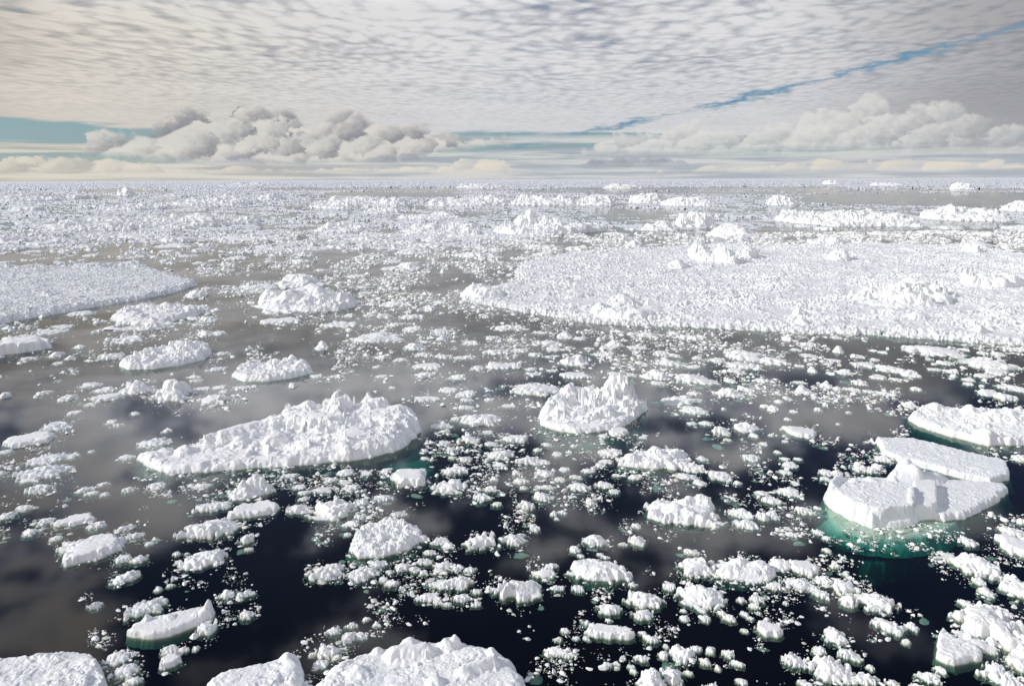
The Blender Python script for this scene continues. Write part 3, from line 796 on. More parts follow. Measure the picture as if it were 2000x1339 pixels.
# ---- the floe with the horn
horn = big('ice_floe', 'ice floe', 'bowl-shaped white floe with an upright snow horn on its rim',
    [(1052, 812), (1058, 830), (1085, 840), (1125, 846), (1170, 842), (1213, 835), (1234, 822), (1266, 798), (1252, 784), (1225, 772), (1160, 768), (1110, 774), (1072, 788)], 0.6,
    edge=0.3, rough=0.13, bsize=0.75, ragged=0.18, skirt=0.8,
    bumps=[bump(1195, 744, 2.3, 1.1, 1.5), bump(1214, 722, 3.2, 0.42, 1.9), bump(1199, 730, 2.8, 0.42, 1.9), bump(1210, 748, 2.2, 0.75, 1.5), bump(1228, 772, 1.5, 0.8, 1.4),
           bump(1112, 750, 1.85, 0.75, 1.5), bump(1150, 756, 1.5, 0.8, 1.6), bump(1092, 768, 1.5, 0.65, 1.5), bump(1070, 786, 1.15, 0.5, 1.4), bump(1100, 792, 1.3, 0.8, 1.5), bump(1135, 800, 1.0, 0.8, 1.5),
           bump(1248, 788, 0.9, 0.5), bump(1180, 790, 1.3, 0.8, 1.5), bump(1145, 776, -0.6, 0.6, 2.0)])
big('underwater_shelf', None, 'turquoise ice foot glowing under the water', [(1055, 835), (1110, 838), (1235, 815), (1262, 815), (1245, 850), (1200, 872), (1150, 870), (1085, 858)], 0.05,
    mat=M_SHELF, parent=horn, block=False, zbase=-0.8, skirt=0.9, slope=1.6, rough=0.15, ragged=0.3, group=None)

# ---- the blocky iceberg on the right: body with a raised block, a ledge, a mound and a drowned shelf
berg_pts = [(1606, 970), (1640, 960), (1700, 954), (1790, 950), (1830, 943), (1880, 945), (1962, 951), (1969, 960), (1938, 986), (1885, 1012), (1840, 1016), (1802, 1010), (1793, 1024), (1750, 1030), (1700, 1029), (1655, 1013), (1620, 990)]
berg = big('iceberg', 'iceberg', 'angular blocky iceberg with a cubic block, a round mound and a teal shelf below', berg_pts, 0.42, mat=M_GRIT, group=None,
    edge=0.14, rough=0.08, bsize=0.8, ragged=0.18, skirt=1.0, grit=0.07, low=0.9, soft=0.1,
    plats=[(1.15, P([(1613, 951), (1628, 938), (1645, 930), (1700, 930), (1750, 934), (1782, 945), (1788, 962), (1786, 986), (1745, 989), (1702, 996), (1668, 986), (1632, 966)], 1.15), 0.10, 0.09)],
    bumps=[bump(1640, 926, 1.45, 0.28, 2.0, to=(1618, 945)), bump(1745, 928, 1.45, 0.25, 2.0), bump(1782, 950, 1.3, 0.18, 2.0, to=(1780, 975)), bump(1668, 932, 1.4, 0.22), bump(1700, 930, 1.38, 0.3)])
co, f = ice_surface(P([(1781, 948), (1812, 944), (1830, 948), (1832, 990), (1822, 998), (1783, 999)], 0.5), 0.92, 901, edge=0.05, rough=0.03, ragged=0.03, bsize=0.5, skirt=0.3, low=0.95, soft=0.1)
add_thing('ice_block', co, f, M_SNOW, 'upright cubic block of ice', None, parent=berg)
co, f = ice_surface(P([(1722, 945), (1740, 958), (1790, 962), (1850, 958), (1862, 946), (1830, 936), (1760, 932)]), 1.0, 902, edge=0.5, rough=0.10, ragged=0.06, bsize=0.9, skirt=0.2, low=0.7, dome=0.6, soft=0.1,
    bumps=[bump(1765, 890, 2.0, 0.52, 2.6), bump(1788, 904, 1.75, 0.52, 2.4), bump(1742, 906, 1.65, 0.46, 2.4), bump(1768, 915, 1.5, 0.75, 2.4), bump(1810, 925, 1.0, 0.55, 2.0, to=(1845, 935)), bump(1730, 925, 1.1, 0.3)])
add_thing('mound', co, f, M_SNOW, 'rounded snow mound of the iceberg', None, parent=berg)
big('underwater_shelf', None, 'pale yellow-green shelf just under the water', [(1612, 978), (1620, 1012), (1640, 1035), (1690, 1050), (1760, 1055), (1825, 1043), (1860, 1026), (1878, 1008), (1860, 1000), (1700, 1000)], 0.12,
    mat=M_SHELF, parent=berg, block=False, zbase=-0.17, skirt=0.75, slope=0.9, rough=0.10, ragged=0.2, group=None)
big('ice_foot', None, 'deep teal ice foot far under the water', [(1640, 1030), (1655, 1062), (1690, 1082), (1700, 1105), (1730, 1098), (1790, 1082), (1850, 1066), (1885, 1035), (1800, 1020)], 0.1,
    mat=M_SHELF, parent=berg, block=False, zbase=-1.3, skirt=0.9, slope=1.6, rough=0.12, ragged=0.4, group=None)

# ---- flat floe behind the iceberg
big('ice_floe', 'ice floe', 'flat-topped smooth white table floe with straight sides behind the blocky iceberg',
    [(1711, 862), (1750, 861), (1790, 864), (1870, 885), (1966, 907), (1972, 936), (1932, 946), (1880, 934), (1820, 917), (1760, 902), (1726, 890)], 0.42, mat=M_GRIT,
    edge=0.08, rough=0.07, bsize=0.6, ragged=0.12, skirt=0.9, grit=0.08, low=0.92, soft=0.1, bumps=[bump(1722, 880, 0.75, 0.35, 2.0), bump(1735, 890, 0.7, 0.3)])
# ---- long rubble floe running out of the frame on the right
big('ice_floe', 'ice floe', 'long rubble-topped floe beyond the flat table floe, running out of the frame',
    [(1772, 818), (1800, 834), (1850, 850), (1900, 862), (1930, 870), (1960, 868), (2000, 869), (2120, 855), (2160, 820), (2080, 806), (2000, 808), (1900, 806), (1840, 803), (1800, 803)], 0.75,
    edge=0.25, rough=0.38, bsize=0.75, ragged=0.2, skirt=1.3, crest=0.1,
    bumps=[bump(1945, 800, 1.25, 0.5), bump(1895, 788, 1.2, 0.4), bump(1825, 785, 1.1, 0.5), bump(1785, 806, 1.0, 0.4), bump(1925, 835, 1.1, 0.6), bump(1975, 800, 1.2, 0.6)])
# ---- three floes cut by the bottom of the frame
big('ice_floe', 'ice floe', 'broad white hummocky floe in the middle of the bottom edge of the frame',
    [(614, 1352), (640, 1325), (700, 1293), (760, 1278), (830, 1270), (900, 1268), (950, 1280), (1000, 1302), (1026, 1335), (1045, 1400), (1000, 1470), (850, 1500), (700, 1490), (610, 1430)], 0.72,
    edge=0.22, rough=0.14, bsize=0.75, ragged=0.12, skirt=1.0, low=0.6,
    bumps=[bump(800, 1237, 1.05, 0.35), bump(888, 1236, 1.1, 0.2, 1.3), bump(870, 1245, 1.0, 0.25), bump(770, 1262, 1.0, 0.3, 2.0, to=(830, 1255)), bump(905, 1300, 0.95, 0.25, 1.6, to=(960, 1280)),
           bump(700, 1300, 0.9, 0.3), bump(850, 1320, 0.9, 0.3, 2.0), bump(735, 1258, 0.85, 0.2), bump(960, 1262, 0.9, 0.2)])
big('ice_floe', 'ice floe', 'greyish floe with bumpy rim in the bottom corner of the frame',
    [(-120, 1330), (-60, 1310), (0, 1298), (60, 1290), (130, 1283), (178, 1286), (196, 1300), (203, 1315), (212, 1345), (200, 1400), (100, 1440), (-120, 1440)], 0.5,
    edge=0.15, rough=0.16, bsize=0.5, ragged=0.1, skirt=0.8, low=0.7, crest=0.08)
big('ice_floe', 'ice floe', 'smooth bright floe with a blunt peak, cut by the bottom edge',
    [(402, 1345), (430, 1325), (480, 1312), (530, 1303), (560, 1292), (588, 1296), (594, 1330), (590, 1375), (540, 1410), (420, 1410)], 0.5,
    edge=0.15, rough=0.10, bsize=0.5, ragged=0.08, skirt=0.8, low=0.8, bumps=[bump(562, 1273, 0.8, 0.24, 1.2), bump(570, 1290, 0.65, 0.35)])
# ---- slabs
big('ice_floe', 'ice floe', 'long tilted white slab with a pointed upper end in the dark water',
    [(249, 1238), (270, 1244), (300, 1246), (335, 1240), (375, 1224), (416, 1206), (420, 1192), (412, 1186), (380, 1194), (330, 1205), (290, 1215), (262, 1226)], 0.32,
    edge=0.08, rough=0.04, bsize=0.5, ragged=0.09, skirt=0.45, grit=0.03, low=0.85, bumps=[bump(407, 1169, 0.85, 0.16, 1.6), bump(405, 1185, 0.55, 0.3), bump(286, 1196, 0.6, 0.14), bump(330, 1200, 0.42, 0.2)])
big('ice_floe', 'ice floe', 'three-cornered slab with dark cracks near the bottom right',
    [(1829, 1284), (1848, 1293), (1864, 1298), (1890, 1291), (1917, 1289), (1919, 1276), (1900, 1262), (1870, 1254), (1850, 1240), (1840, 1232), (1834, 1240)], 0.28,
    edge=0.06, rough=0.10, bsize=0.35, ragged=0.08, skirt=0.35, grit=0.02, low=0.85)
# ---- rubble rafts and named middle floes
MID = [
    ('ball-strewn rubble raft heaped with fist-like lumps', [(683, 1075), (700, 1088), (750, 1085), (800, 1072), (825, 1052), (822, 1035), (800, 1022), (755, 1018), (710, 1028), (690, 1050)], 0.42, dict(rough=0.38, bsize=0.42, edge=0.3), []),
    ('bean-shaped bright floe alone in black water', [(1264, 992), (1285, 1006), (1318, 1020), (1372, 1022), (1392, 1003), (1396, 990), (1380, 982), (1320, 985), (1290, 982)], 0.5, dict(rough=0.22, bsize=0.6, edge=0.25), [(1370, 962, .95, .4), (1345, 966, .8, .4), (1280, 973, .6, .3)]),
    ('craggy floe with a ragged skyline and dark undercut edge', [(232, 715), (250, 721), (300, 720), (350, 713), (400, 702), (416, 688), (400, 684), (340, 686), (280, 694), (240, 704)], 0.9, dict(rough=0.7, bsize=0.8, edge=0.4), [(280, 658, 1.9, .8), (320, 656, 1.9, .9), (385, 660, 1.6, .8), (250, 672, 1.5, .6), (350, 664, 1.6, .9)]),
    ('knobbly flat-bottomed floe with one small peak', [(453, 735), (475, 744), (520, 744), (570, 738), (612, 728), (606, 716), (560, 712), (500, 716), (465, 724)], 0.8, dict(rough=0.5, bsize=0.7, edge=0.35), [(572, 690, 1.5, .5), (480, 702, 1.1, .7), (540, 700, 1.2, .7), (590, 700, 1.3, .6)]),
    ('two-humped snowy floe with a high crest on its far side', [(503, 592), (545, 606), (600, 608), (660, 606), (694, 598), (685, 588), (620, 584), (540, 582), (510, 586)], 1.2, dict(rough=0.9, bsize=1.1, edge=0.6), [(662, 548, 3.2, .8), (640, 560, 2.6, 1.2), (525, 564, 2.2, 1.2), (580, 565, 2.2, 1.3), (680, 584, 1.8, .9), (600, 575, 2.0, 1.5)]),
    ('long crumbly floe below the wedge-shaped ice sheet', [(216, 622), (250, 634), (300, 633), (350, 624), (392, 613), (385, 606), (320, 606), (250, 610)], 1.0, dict(rough=0.9, bsize=0.9, edge=0.5), [(325, 590, 1.8, 1.0), (280, 592, 1.6, 1.2), (375, 594, 1.5, 1.0), (240, 600, 1.3, .9)]),
    ('round white snow-capped floe in black water', [(1113, 1108), (1125, 1122), (1150, 1131), (1190, 1133), (1218, 1122), (1221, 1112), (1200, 1100), (1160, 1096), (1125, 1098)], 0.42, dict(rough=0.12, bsize=0.5, edge=0.3, dome=0.4), [(1120, 1088, .55, .25)]),
    ('hummocky lobe of the long rubble raft', [(1395, 1118), (1412, 1128), (1450, 1132), (1500, 1133), (1516, 1122), (1500, 1105), (1450, 1098), (1415, 1104)], 0.45, dict(rough=0.28, bsize=0.45, edge=0.3), [(1440, 1080, .7, .35), (1485, 1090, .6, .3)]),
    ('many-lobed white floe in front of the horned floe', [(1206, 908), (1245, 912), (1285, 915), (1310, 908), (1345, 890), (1335, 882), (1290, 882), (1240, 888), (1215, 896)], 0.5, dict(rough=0.35, bsize=0.5, edge=0.3), [(1280, 870, .9, .4), (1325, 874, .8, .4), (1235, 885, .7, .35)]),
    ('jagged far iceberg with torn pinnacles and a blue vein', [(960, 449), (1000, 454), (1060, 454), (1120, 452), (1186, 446), (1180, 441), (1080, 440), (980, 441)], 2.5, dict(rough=1.8, bsize=2.4, edge=1.5), [(1035, 403, 8.0, 2.2), (1050, 408, 6.5, 2.5), (1020, 415, 5.5, 2.5), (985, 428, 4.5, 2.6), (1105, 406, 6.8, 2.0), (1125, 408, 6.2, 2.0), (1085, 420, 5.0, 3), (1150, 428, 4.0, 3), (1065, 415, 6.0, 1.6)]),
]
for i, (lab, pts, H, kw, bm_) in enumerate(MID):
    k2 = dict(ragged=0.25 * kw['edge'] + 0.05, skirt=0.5, slope=2.0, crest=0.06, low=0.5); k2.update(kw)
    far_ = 'iceberg' if 'iceberg' in lab else 'ice_floe'
    big(far_, far_.replace('_', ' '), lab, pts, H, bumps=[bump(*b) for b in bm_], mat=M_SNOW, group='large ice floes' if far_ == 'ice_floe' else None, **k2)

# ---- the two great sheets
sheet_l = big('ice_sheet', 'ice sheet', 'wedge-shaped sheet of low rubbly ice entering at the left edge of the frame',
    [(-420, 690), (-200, 670), (0, 634), (60, 622), (100, 616), (200, 598), (280, 584), (340, 572), (384, 558), (384, 552), (345, 543), (310, 532), (285, 522), (230, 524), (120, 526), (0, 527), (-300, 520), (-620, 530)], 0.9,
    mat=M_SHEET, group=None, edge=0.9, rough=0.19, bsize=0.95, pits=0.75, swell=0.20, vary=0.8, ragged=0.6, skirt=1.2, crest=0.1, low=0.75,
    bumps=[bump(262, 510, 1.9, 1.8), bump(240, 512, 1.6, 2), bump(190, 514, 1.8, 2.0), bump(160, 514, 1.5, 1.6), bump(20, 512, 1.7, 2.2), bump(60, 517, 1.5, 2), bump(-60, 512, 1.8, 3), bump(0, 545, 1.2, 2), bump(85, 570, 1.2, 1.5)])
sheet_r = big('ice_sheet', 'ice sheet', 'vast field of frozen rubble with snow hummocks filling the middle distance on the right',
    [(903, 584), (925, 590), (965, 596), (1040, 611), (1110, 620), (1150, 629), (1220, 634), (1300, 636), (1400, 640), (1500, 646), (1600, 650), (1700, 654), (1800, 660), (1900, 668), (2000, 674), (2400, 690),
     (2700, 600), (2300, 520), (2000, 500), (1900, 486), (1820, 482), (1700, 478), (1600, 478), (1480, 480), (1350, 482), (1200, 486), (1100, 495), (1060, 502), (1018, 515), (1006, 528), (1012, 545), (985, 556), (930, 566), (906, 574)], 0.9,
    mat=M_SHEET, group=None, edge=1.1, rough=0.22, bsize=0.95, pits=0.85, swell=0.26, vary=0.8, ragged=0.9, skirt=1.2, crest=0.1, low=0.6, sp=0.26)
HUM = [  # hummocks standing on the sheet: outline box, height-giving peaks
    ((1335, 478, 1500, 520), 1.2, [(1352, 464, 3.8, 1.8), (1345, 476, 3.0, 1.5), (1408, 474, 4.0, 1.6), (1425, 488, 3.0, 2.6), (1400, 490, 3.0, 2), (1470, 480, 2.8, 2.0), (1488, 484, 2.6, 1.6), (1375, 486, 2.4, 2)]),
    ((1290, 495, 1360, 530), 0.8, [(1325, 505, 1.8, 1.4), (1345, 508, 1.6, 1.2), (1300, 512, 1.3, 1.2)]),
    ((1575, 466, 1665, 482), 0.8, [(1592, 459, 2.6, 1.8), (1608, 458, 2.8, 1.6), (1635, 462, 2.0, 2)]),
    ((1605, 496, 1680, 516), 0.9, [(1620, 491, 2.2, 1.6), (1650, 485, 2.6, 1.6), (1665, 494, 2.0, 1.6)]),
    ((1865, 476, 1940, 500), 0.9, [(1880, 474, 2.8, 2), (1900, 470, 3.0, 2), (1920, 478, 2.2, 2)]),
    ((1857, 545, 2030, 572), 0.8, [(1880, 517, 3.2, 1.2), (1876, 530, 2.6, 1.4), (1920, 540, 1.8, 2.2), (1985, 537, 2.2, 1.5), (1970, 545, 1.9, 1.8)]),
    ((1645, 568, 1885, 612), 1.0, [(1652, 556, 2.0, 1.1), (1700, 565, 1.5, 1.6), (1777, 543, 2.6, 1.0), (1760, 553, 2.3, 1.6), (1800, 552, 2.3, 1.6), (1822, 556, 2.0, 1.4), (1740, 570, 1.6, 1.4), (1845, 575, 1.5, 1.2), (1780, 575, 1.7, 1.6)]),
    ((1150, 596, 1310, 634), 0.9, [(1170, 590, 1.5, 1.0), (1215, 575, 1.9, 1.2), (1230, 598, 1.5, 1.2), (1290, 600, 1.6, 1.2), (1255, 606, 1.2, 1.4), (1190, 604, 1.3, 1.2)]),
    ((1095, 568, 1150, 590), 0.7, [(1108, 567, 1.4, 1.2), (1130, 572, 1.0, 1.2)]),
    ((1205, 556, 1260, 580), 0.7, [(1220, 556, 1.6, 0.9), (1240, 564, 1.2, 1.2)]),
    ((904, 562, 995, 590), 0.8, [(922, 555, 1.6, 1.5), (945, 560, 1.5, 1.4), (970, 564, 1.2, 1.4)]),
    ((1700, 612, 1830, 640), 0.5, [(1790, 612, 1.1, .8), (1812, 613, 1.1, .8)]),
    ((1545, 600, 1590, 648), 0.7, [(1556, 598, 1.6, .9), (1565, 620, 1.1, .8)]),
    ((1890, 640, 1940, 664), 0.7, [(1905, 634, 1.3, .9), (1925, 640, 1.1, 1)]),
    ((1985, 565, 2060, 590), 0.7, [(1996, 562, 1.9, .9)]),
]
for i, ((x0, y0, x1, y1), H, pk) in enumerate(HUM):
    n = 14; a = np.arange(n) / n * 2 * math.pi
    rs = np.random.RandomState(700 + i); r_ = rs.uniform(0.8, 1.05, n)
    pts = [((x0 + x1) / 2 + math.cos(t) * k * (x1 - x0) / 2, (y0 + y1) / 2 + math.sin(t) * k * (y1 - y0) / 2) for t, k in zip(a, r_)]
    co, f = ice_surface(P(pts), H, 720 + i, edge=0.9, rough=0.32, bsize=1.5, ragged=0.4, skirt=0.5, zbase=0.35, crest=0.0, bumps=[bump(b[0], b[1], b[2] * 1.25, b[3] * 1.15) for b in pk])
    add_thing('hummock', co, f, M_SNOW, None, None, parent=sheet_r)

# ---- hummocky floes and pressure ridges in the far pack
far_words = ['low', 'long', 'broad', 'jagged', 'bluish', 'short']
LAND = [('the tall crested floe', 545, 850), ('the horned floe', 1155, 790), ('the blocky iceberg', 1790, 975), ('the flat table floe', 1870, 895), ('the long rubble floe', 1900, 825),
        ('the rubble ice field', 1500, 640), ('the wedge-shaped ice sheet', 150, 600), ('the broad bottom-edge floe', 825, 1290), ('the grey corner floe', 90, 1310), ('the blunt-peaked bottom floe', 500, 1315),
        ('the tilted pointed slab', 335, 1210), ('the three-cornered slab', 1875, 1265), ('the ball-strewn raft', 755, 1050), ('the bean-shaped floe', 1330, 995), ('the craggy floe', 322, 690),
        ('the knobbly floe', 535, 718), ('the two-humped floe', 600, 585), ('the long crumbly floe', 303, 612), ('the round snow-capped floe', 1165, 1110), ('the hummocky raft lobe', 1450, 1110),
        ('the many-lobed floe', 1275, 893), ('the jagged far iceberg', 1070, 432)]
ORD = ['closest', 'second closest', 'third closest', 'fourth closest', 'fifth closest', 'sixth closest', 'seventh closest', 'eighth closest', 'ninth closest', 'tenth closest', 'eleventh closest',
       'twelfth closest', 'thirteenth closest', 'fourteenth closest', 'fifteenth closest', 'sixteenth closest', 'seventeenth closest', 'eighteenth closest', 'nineteenth closest', 'twentieth closest']


def sector(px, py, lx, ly):
    dx, dy = px - lx, (py - ly) * 1.3
    if abs(dx) > abs(dy): return 'to the right of' if dx > 0 else 'to the left of'
    return 'in front of' if dy > 0 else 'beyond'


items = []
seed = 1000
for (ox, oy, sc, rows) in T:
    for line in rows.split():
        a, b, c, d, k = line.split(',')
        x0, y0, x1, y1 = ox + float(a) / sc, oy + float(b) / sc, ox + float(c) / sc, oy + float(d) / sc
        if x1 - x0 < 1: continue
        seed += 1
        if k == 'd': items.append((x0, y0, x1, y1, k, seed)); continue
        items.append((x0, y0, x1, y1, k, seed))
for r in RIDGES:
    seed += 1; items.append((*map(float, r), 'R', seed))
solid = [t for t in items if t[4] != 'd']
solid.sort(key=lambda t: -(t[2] - t[0]) * (t[3] - t[1]))
NIND = 285 - len(MID) - 12
single, rest = solid[:NIND], solid[NIND:]


def shape_of(t):
    x0, y0, x1, y1, k, sd = t
    if k == 'R':
        poly, H, pm, W, D = small_poly(x0, y0, x1, y1, sd, hf=0.5)
        rs = np.random.RandomState(sd); c = poly.mean(0)
        pk = [(c[0] + rs.uniform(-.45, .45) * W, c[1] + rs.uniform(-.1, .4) * D, H * rs.uniform(0.55, 1.25), H * rs.uniform(0.4, 1.1), 1.2) for _ in range(int(6 + W / H / 1.3))]
        return ice_surface(poly, H * 0.45, sd, edge=H * 0.6, rough=H * 0.5, bsize=max(0.8, H * 0.55), ragged=H * 0.5, skirt=0.4 * H, bumps=pk, low=0.35)
    hf = {'r': 0.40, 'l': 0.34, 'f': 0.28, 'p': 0.55}[k]
    poly, H, pm, W, D = small_poly(x0, y0, x1, y1, sd, hf=hf, square=0.6 if k == 'f' else 0.15)
    rs = np.random.RandomState(sd)
    m = min(W, D); c = poly.mean(0)
    sp = max(pm * 1.7, 0.022)
    pk = []
    if k in 'rp':
        for _ in range(int(rs.randint(2, 4) + (W / max(H, .05) > 5) * 2)):
            pk.append((c[0] + rs.uniform(-.35, .35) * W, c[1] + rs.uniform(-.25, .35) * D, H * rs.uniform(0.75, 1.15), min(m, W * 0.4) * rs.uniform(.18, .34), 1.8))
    if k == 'p':
        pk.append((c[0] + rs.uniform(-.15, .15) * W, c[1] + rs.uniform(0, .25) * D, H * 1.25, m * 0.22, 1.6))
    kw = dict(r=dict(edge=0.14 * m, rough=0.42 * H, low=0.5), l=dict(edge=0.11 * m, rough=0.55 * H, low=0.55, dome=0.12),
              f=dict(edge=0.06 * m, rough=0.14 * H, low=0.85), p=dict(edge=0.2 * m, rough=0.4 * H, low=0.4))[k]
    fac = []
    if k in 'lr' and W > 0:
        for _ in range(3 if k == 'l' else 2):
            th = rs.uniform(0, 6.283); sl = rs.uniform(0.35, 1.1) * H / max(m, 1e-3) * 1.6
            a_, b_ = math.cos(th) * sl, math.sin(th) * sl
            fac.append((a_, b_, H * rs.uniform(0.62, 0.95) - a_ * c[0] - b_ * c[1]))
    kw['facets'] = fac
    Hb = H * dict(r=0.70, l=1.0, f=0.95, p=0.5)[k]
    return ice_surface(poly, Hb, sd, bsize=max(0.26 * m, 4 * pm, 0.12) if k != 'l' else max(0.28 * m, 0.12), ragged=(0.30 if k in 'lr' else 0.14) * m, skirt=min(0.22, 0.3 * W), slope=1.5, sp=sp, bumps=pk, soft=0.6, **kw)


# labels: the nearest landmark floe, on which side, how close
info = []
for t in single:
    cx, cy = (t[0] + t[2]) / 2, t[3]
    ds = [math.hypot(cx - lx, (cy - ly) * 1.3) for _, lx, ly in LAND]
    order = np.argsort(ds)
    info.append((cx, cy, order, ds))
buck = {}
for i, (cx, cy, order, ds) in enumerate(info):
    j = int(order[0]); buck.setdefault((j, sector(cx, cy, LAND[j][1], LAND[j][2])), []).append((ds[j], i))
lab = {}
for (j, sct), L in buck.items():
    L.sort()
    for rnk, (_, i) in enumerate(L):
        t = single[i]; w = t[2] - t[0]; asp = w / (t[3] - t[1])
        kind = 'chunk' if w < 42 else 'floe'
        size = 'tiny' if w < 20 else 'small' if w < 42 else 'medium' if w < 90 else 'wide'
        look = {'r': 'knobbly', 'l': 'rounded', 'f': 'flat', 'p': 'peaked', 'R': 'hummocky'}[t[4]]
        o = ORD[rnk] if rnk < len(ORD) else 'number %d in closeness' % (rnk + 1)
        lab[i] = ('%s %s white ice %s, %s %s %s' % (size, look, kind, o, sct, LAND[j][0]), kind)
for i, t in enumerate(single):
    co, f = shape_of(t)
    if len(f) == 0: continue
    label, kind = lab[i]
    if t[4] == 'R': nm, cat, grp = 'pressure_ridge', 'pressure ridge', 'pressure ridges in the far pack'; label = label.replace('ice floe', 'ice ridge').replace('ice chunk', 'ice ridge')
    elif kind == 'chunk': nm, cat, grp = 'ice_chunk', 'ice chunk', 'small ice chunks afloat in the brash'
    else: nm, cat, grp = 'ice_floe', 'ice floe', 'middling ice floes afloat in the brash'
    add_thing(nm, co, f, M_SNOW, label, cat, grp)

# ---------------------------------------------------------------- brash: everything too small and too many to count
def rest_mesh():
    cos, fs, n = [], [], 0
    for t in rest:
        co, f = shape_of(t)
        if len(f) == 0: continue
        cos.append(co); fs.append(f + n); n += len(co)
    me = make_mesh('growlers', np.concatenate(cos), np.concatenate(fs), M_SNOW)
    o = link('ice_growlers', me); o['kind'] = 'stuff'
    o['label'] = 'countless small growlers drifting between the floes'; o['category'] = 'brash ice'


if rest: rest_mesh()


def template(sub, seed):
    bm = bmesh.new()
    bmesh.ops.create_icosphere(bm, subdivisions=sub, radius=1.0)
    v = np.array([p.co[:] for p in bm.verts]); f = np.array([[p.index for p in q.verts] for q in bm.faces]); bm.free()
    n = fbm(v[:, 0] * 1.1 + 5, v[:, 1] * 1.1 + v[:, 2] * 0.7, seed, 3) + 0.5 * fbm(v[:, 2] * 2.3, v[:, 0] * 2.3 + v[:, 1], seed + 9, 2)
    rs = np.random.RandomState(seed)
    v = v * (1 + 0.30 * n[:, None])
    for _ in range(9):                            # broken faces: cut the lump by planes
        q = rs.normal(size=3); q[2] = abs(q[2]) * 0.8; q /= np.linalg.norm(q)
        lim = rs.uniform(0.35, 0.75); e = v @ q
        v = v - np.clip(e - lim, 0, None)[:, None] * q
    v = v * (1 + rs.uniform(-0.06, 0.06, (len(v), 1)))
    v[:, 2] = np.where(v[:, 2] < 0, v[:, 2] * 0.6, v[:, 2])
    return v, f


TPL = {s: [template(s, 40 * s + i) for i in range(24)] for s in (1, 2, 3)}


def density(px, py):
    gx = np.clip(px / 100.0 - 0.5, 0, 18.999); gy = np.clip((py - 470) / 60.0, 0, 13.999)
    G = np.array([[int(c) for c in r] for r in GRID]) / 10.0
    ix = gx.astype(int); iy = gy.astype(int); fx = gx - ix; fy = gy - iy
    return (G[iy, ix] * (1 - fx) * (1 - fy) + G[iy, ix + 1] * fx * (1 - fy) + G[iy + 1, ix] * (1 - fx) * fy + G[iy + 1, ix + 1] * fx * fy)


CLUST = [(t[0], t[1], t[2], t[3], 0.85) for t in items if t[4] == 'd']
CLUST += [(t[0] - 0.12 * (t[2] - t[0]) - 3, t[1] + 0.2 * (t[3] - t[1]), t[2] + 0.12 * (t[2] - t[0]) + 3, t[3] + 0.30 * (t[3] - t[1]) + 4, 0.22) for t in solid if t[3] > 560 and t[2] - t[0] > 24]
CLUST += [(1620, 1020, 1880, 1075, 0.75), (1050, 820, 1260, 870, 0.35), (260, 915, 820, 960, 0.45), (1330, 1085, 1530, 1155, 0.8), (1500, 1090, 1700, 1165, 0.6), (680, 1060, 900, 1110, 0.5), (740, 1090, 950, 1180, 0.45),
          (1640, 870, 1720, 945, 0.8), (600, 1100, 680, 1155, 0.8), (1920, 1040, 2010, 1110, 0.5), (1860, 1190, 2000, 1270, 0.5), (400, 1150, 500, 1215, 0.7), (590, 1240, 680, 1320, 0.4),
          (195, 1260, 280, 1350, 0.6), (0, 640, 60, 700, .2), (1225, 590, 1400, 650, .3), (1000, 600, 1200, 640, .3), (1900, 860, 2000, 900, .5), (560, 1270, 640, 1360, .6)]
CL = np.array(CLUST)


